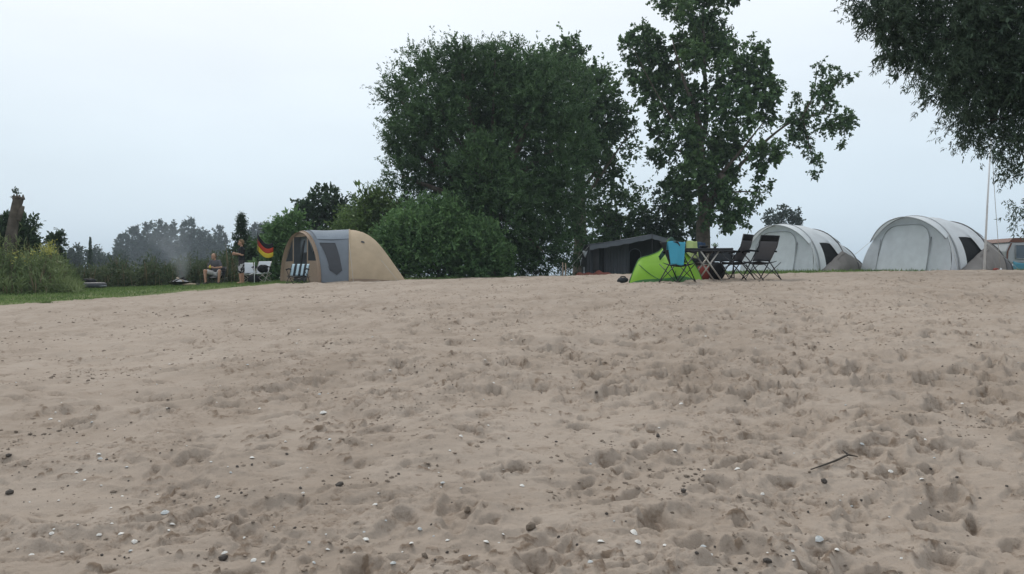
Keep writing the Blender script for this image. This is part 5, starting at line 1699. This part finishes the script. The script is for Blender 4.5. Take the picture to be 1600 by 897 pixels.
for k, (px, py, s, lb_, mi) in enumerate(((1288, 764, .034, 'dark stone on the sand below the twig', 0), (531, 761, .036, 'black stone on the sand left of the middle', 1), (730, 801, .036, 'flat grey stone on the smooth sand near the middle', 3),
                                          (830, 828, .048, 'long brown stone on the sand near the bottom middle', 4), (664, 874, .03, 'brown lump of stone at the bottom edge', 3), (14, 715, .030, 'dark stone at the left edge of the sand', 2),
                                          (15, 773, .036, 'larger dark stone at the left edge of the sand, the lower one', 0), (1199, 882, .028, 'black stone at the bottom edge right of the middle', 1), (1028, 688, .034, 'dark tilted stone on the sand right of the middle', 0),
                                          (350, 876, .034, 'dark round stone with pale top near the lower left', 2), (1068, 770, .030, 'dark stone at the upper end of a hollow', 1), (932, 626, .03, 'dark stone on the open sand in the middle distance', 0))):
    drop('stone', TM[mi], px, py, s, lb_, 'stone', None, 40 + k, sink=.1)
rg = random.Random(77)
for k in range(150):
    u = rg.random() ** .75
    py = 500 + 390 * u
    px = rg.uniform(5, 1595) if k % 2 else rg.uniform(5, 800)
    x, y = on_sand(px, py)
    s = rg.choice([.009, .012, .015, .021]) * (1 + .10 * max(0, y - 3))
    drop('shell', rg.choice(SM), px, py, min(s, .045), 'small white shell fragment lying on the open sand', 'shell', GS, 100 + k)
for k in range(220):
    u = rg.random() ** .7
    py = 495 + 398 * u
    px = rg.uniform(2, 1598)
    x, y = on_sand(px, py)
    s = rg.choice([.006, .008, .011, .015]) * (1 + .09 * max(0, y - 3))
    drop('pebble', rg.choice(TM), px, py, min(s, .045), 'small dark pebble lying on the open sand', 'pebble', GT, 400 + k, sink=.15)


def crumbs(n, seed):
    """uncountable sand crumbs, chips and bits of wood"""
    rg = np.random.default_rng(seed); base = [v.co.copy() for v in TM[0].vertices]; fc = [tuple(p.vertices) for p in TM[0].polygons]
    bv = np.array([tuple(c) for c in base]); bf = np.array(fc)
    V_ = []; F_ = []; off = 0
    done = 0
    while done < n:
        r = 1.8 * math.exp(rg.uniform() ** .7 * math.log(19 / 1.8)); a = rg.uniform(-R(38), R(38))
        cx, cy = r * math.sin(a), r * math.cos(a)
        dens = float(fbm(np.array([cx * .9]), np.array([cy * .9]), 3, 121)[0])
        if rg.uniform() > .35 + dens: continue
        nq = int(rg.integers(1, 9)) if rg.uniform() < .35 + .5 * dens else 1
        for q in range(nq):
            x = cx + rg.normal() * .035 * math.sqrt(r); y = cy + rg.normal() * .035 * math.sqrt(r)
            if grass_mask(np.array([x]), np.array([y]))[0] > -0.5: continue
            s = min(.07, rg.choice([.004, .006, .009, .013, .019, .028], p=[.12, .2, .25, .22, .14, .07]) * (1 + .10 * max(0, r - 3))); st = np.array([1, rg.uniform(.4, 1), rg.uniform(.4, .8)]) * s
            th_ = rg.uniform(0, 6.28); c, sn = math.cos(th_), math.sin(th_)
            jv = bv * (1 + rg.normal(size=(len(bv), 1)) * .12) * st
            v = np.stack([jv[:, 0] * c - jv[:, 1] * sn, jv[:, 0] * sn + jv[:, 1] * c, jv[:, 2]], 1) + [x, y, ground_z(x, y) + s * .08]
            V_.append(v); F_.append(bf + off); off += len(bv)
        done += 1
    V_ = np.concatenate(V_); F_ = np.concatenate(F_)
    me = bpy.data.meshes.new('sand_crumbs'); me.from_pydata(V_.tolist(), [], F_.tolist()); me.update()
    me.materials.append(mat('crumb_brown', (0.235, 0.190, 0.152), .9, .5, 5))
    o = bpy.data.objects.new('sand_crumbs', me); COL.objects.link(o)
    tag(o, 'brown crumbs and chips strewn over the sand', None, None, 'stuff')


crumbs(3000, 9)

# --- forked twig on the sand
pts = [(1267, 747), (1285, 736), (1305, 727), (1325, 721), (1340, 719)]
W3 = []
for k, (px, py) in enumerate(pts):
    x, y = on_sand(px, py); W3.append(V((x, y, ground_z(x, y) + .012)))
root = empty('twig', W3[0], 0, 'thin dark forked twig lying on the sand at right', 'twig')
MB().tube([q - W3[0] for q in W3], [.002, .003, .0042, .0042, .002], 7).build('stick', M_BARKD, root)
x, y = on_sand(1317, 713)
MB().tube([W3[3] - W3[0], (W3[3] - W3[0]).lerp(V((x, y, ground_z(x, y) + .012)) - W3[0], .6) + V((0, 0, .006)), V((x, y, ground_z(x, y) + .022)) - W3[0]], [.004, .0035, .0025], 6).build('fork', M_BARKD, root)

# ------------------------------------------------------------------ haze in the air
hz = bpy.data.materials.new('haze'); hz.use_nodes = True
t = hz.node_tree; t.nodes.clear()
o = t.nodes.new('ShaderNodeOutputMaterial'); v = t.nodes.new('ShaderNodeVolumePrincipled')
v.inputs['Color'].default_value = (0.78, 0.90, 1.0, 1); v.inputs['Density'].default_value = 0.0006; v.inputs['Anisotropy'].default_value = 0.0
t.links.new(v.outputs[0], o.inputs['Volume'])
hb_ = MB().box((0, 0, 15), (9400, 9400, 36)).build('haze', hz, None, False)
tag(hb_, 'thin pale haze over the whole campsite', None, None, 'stuff')
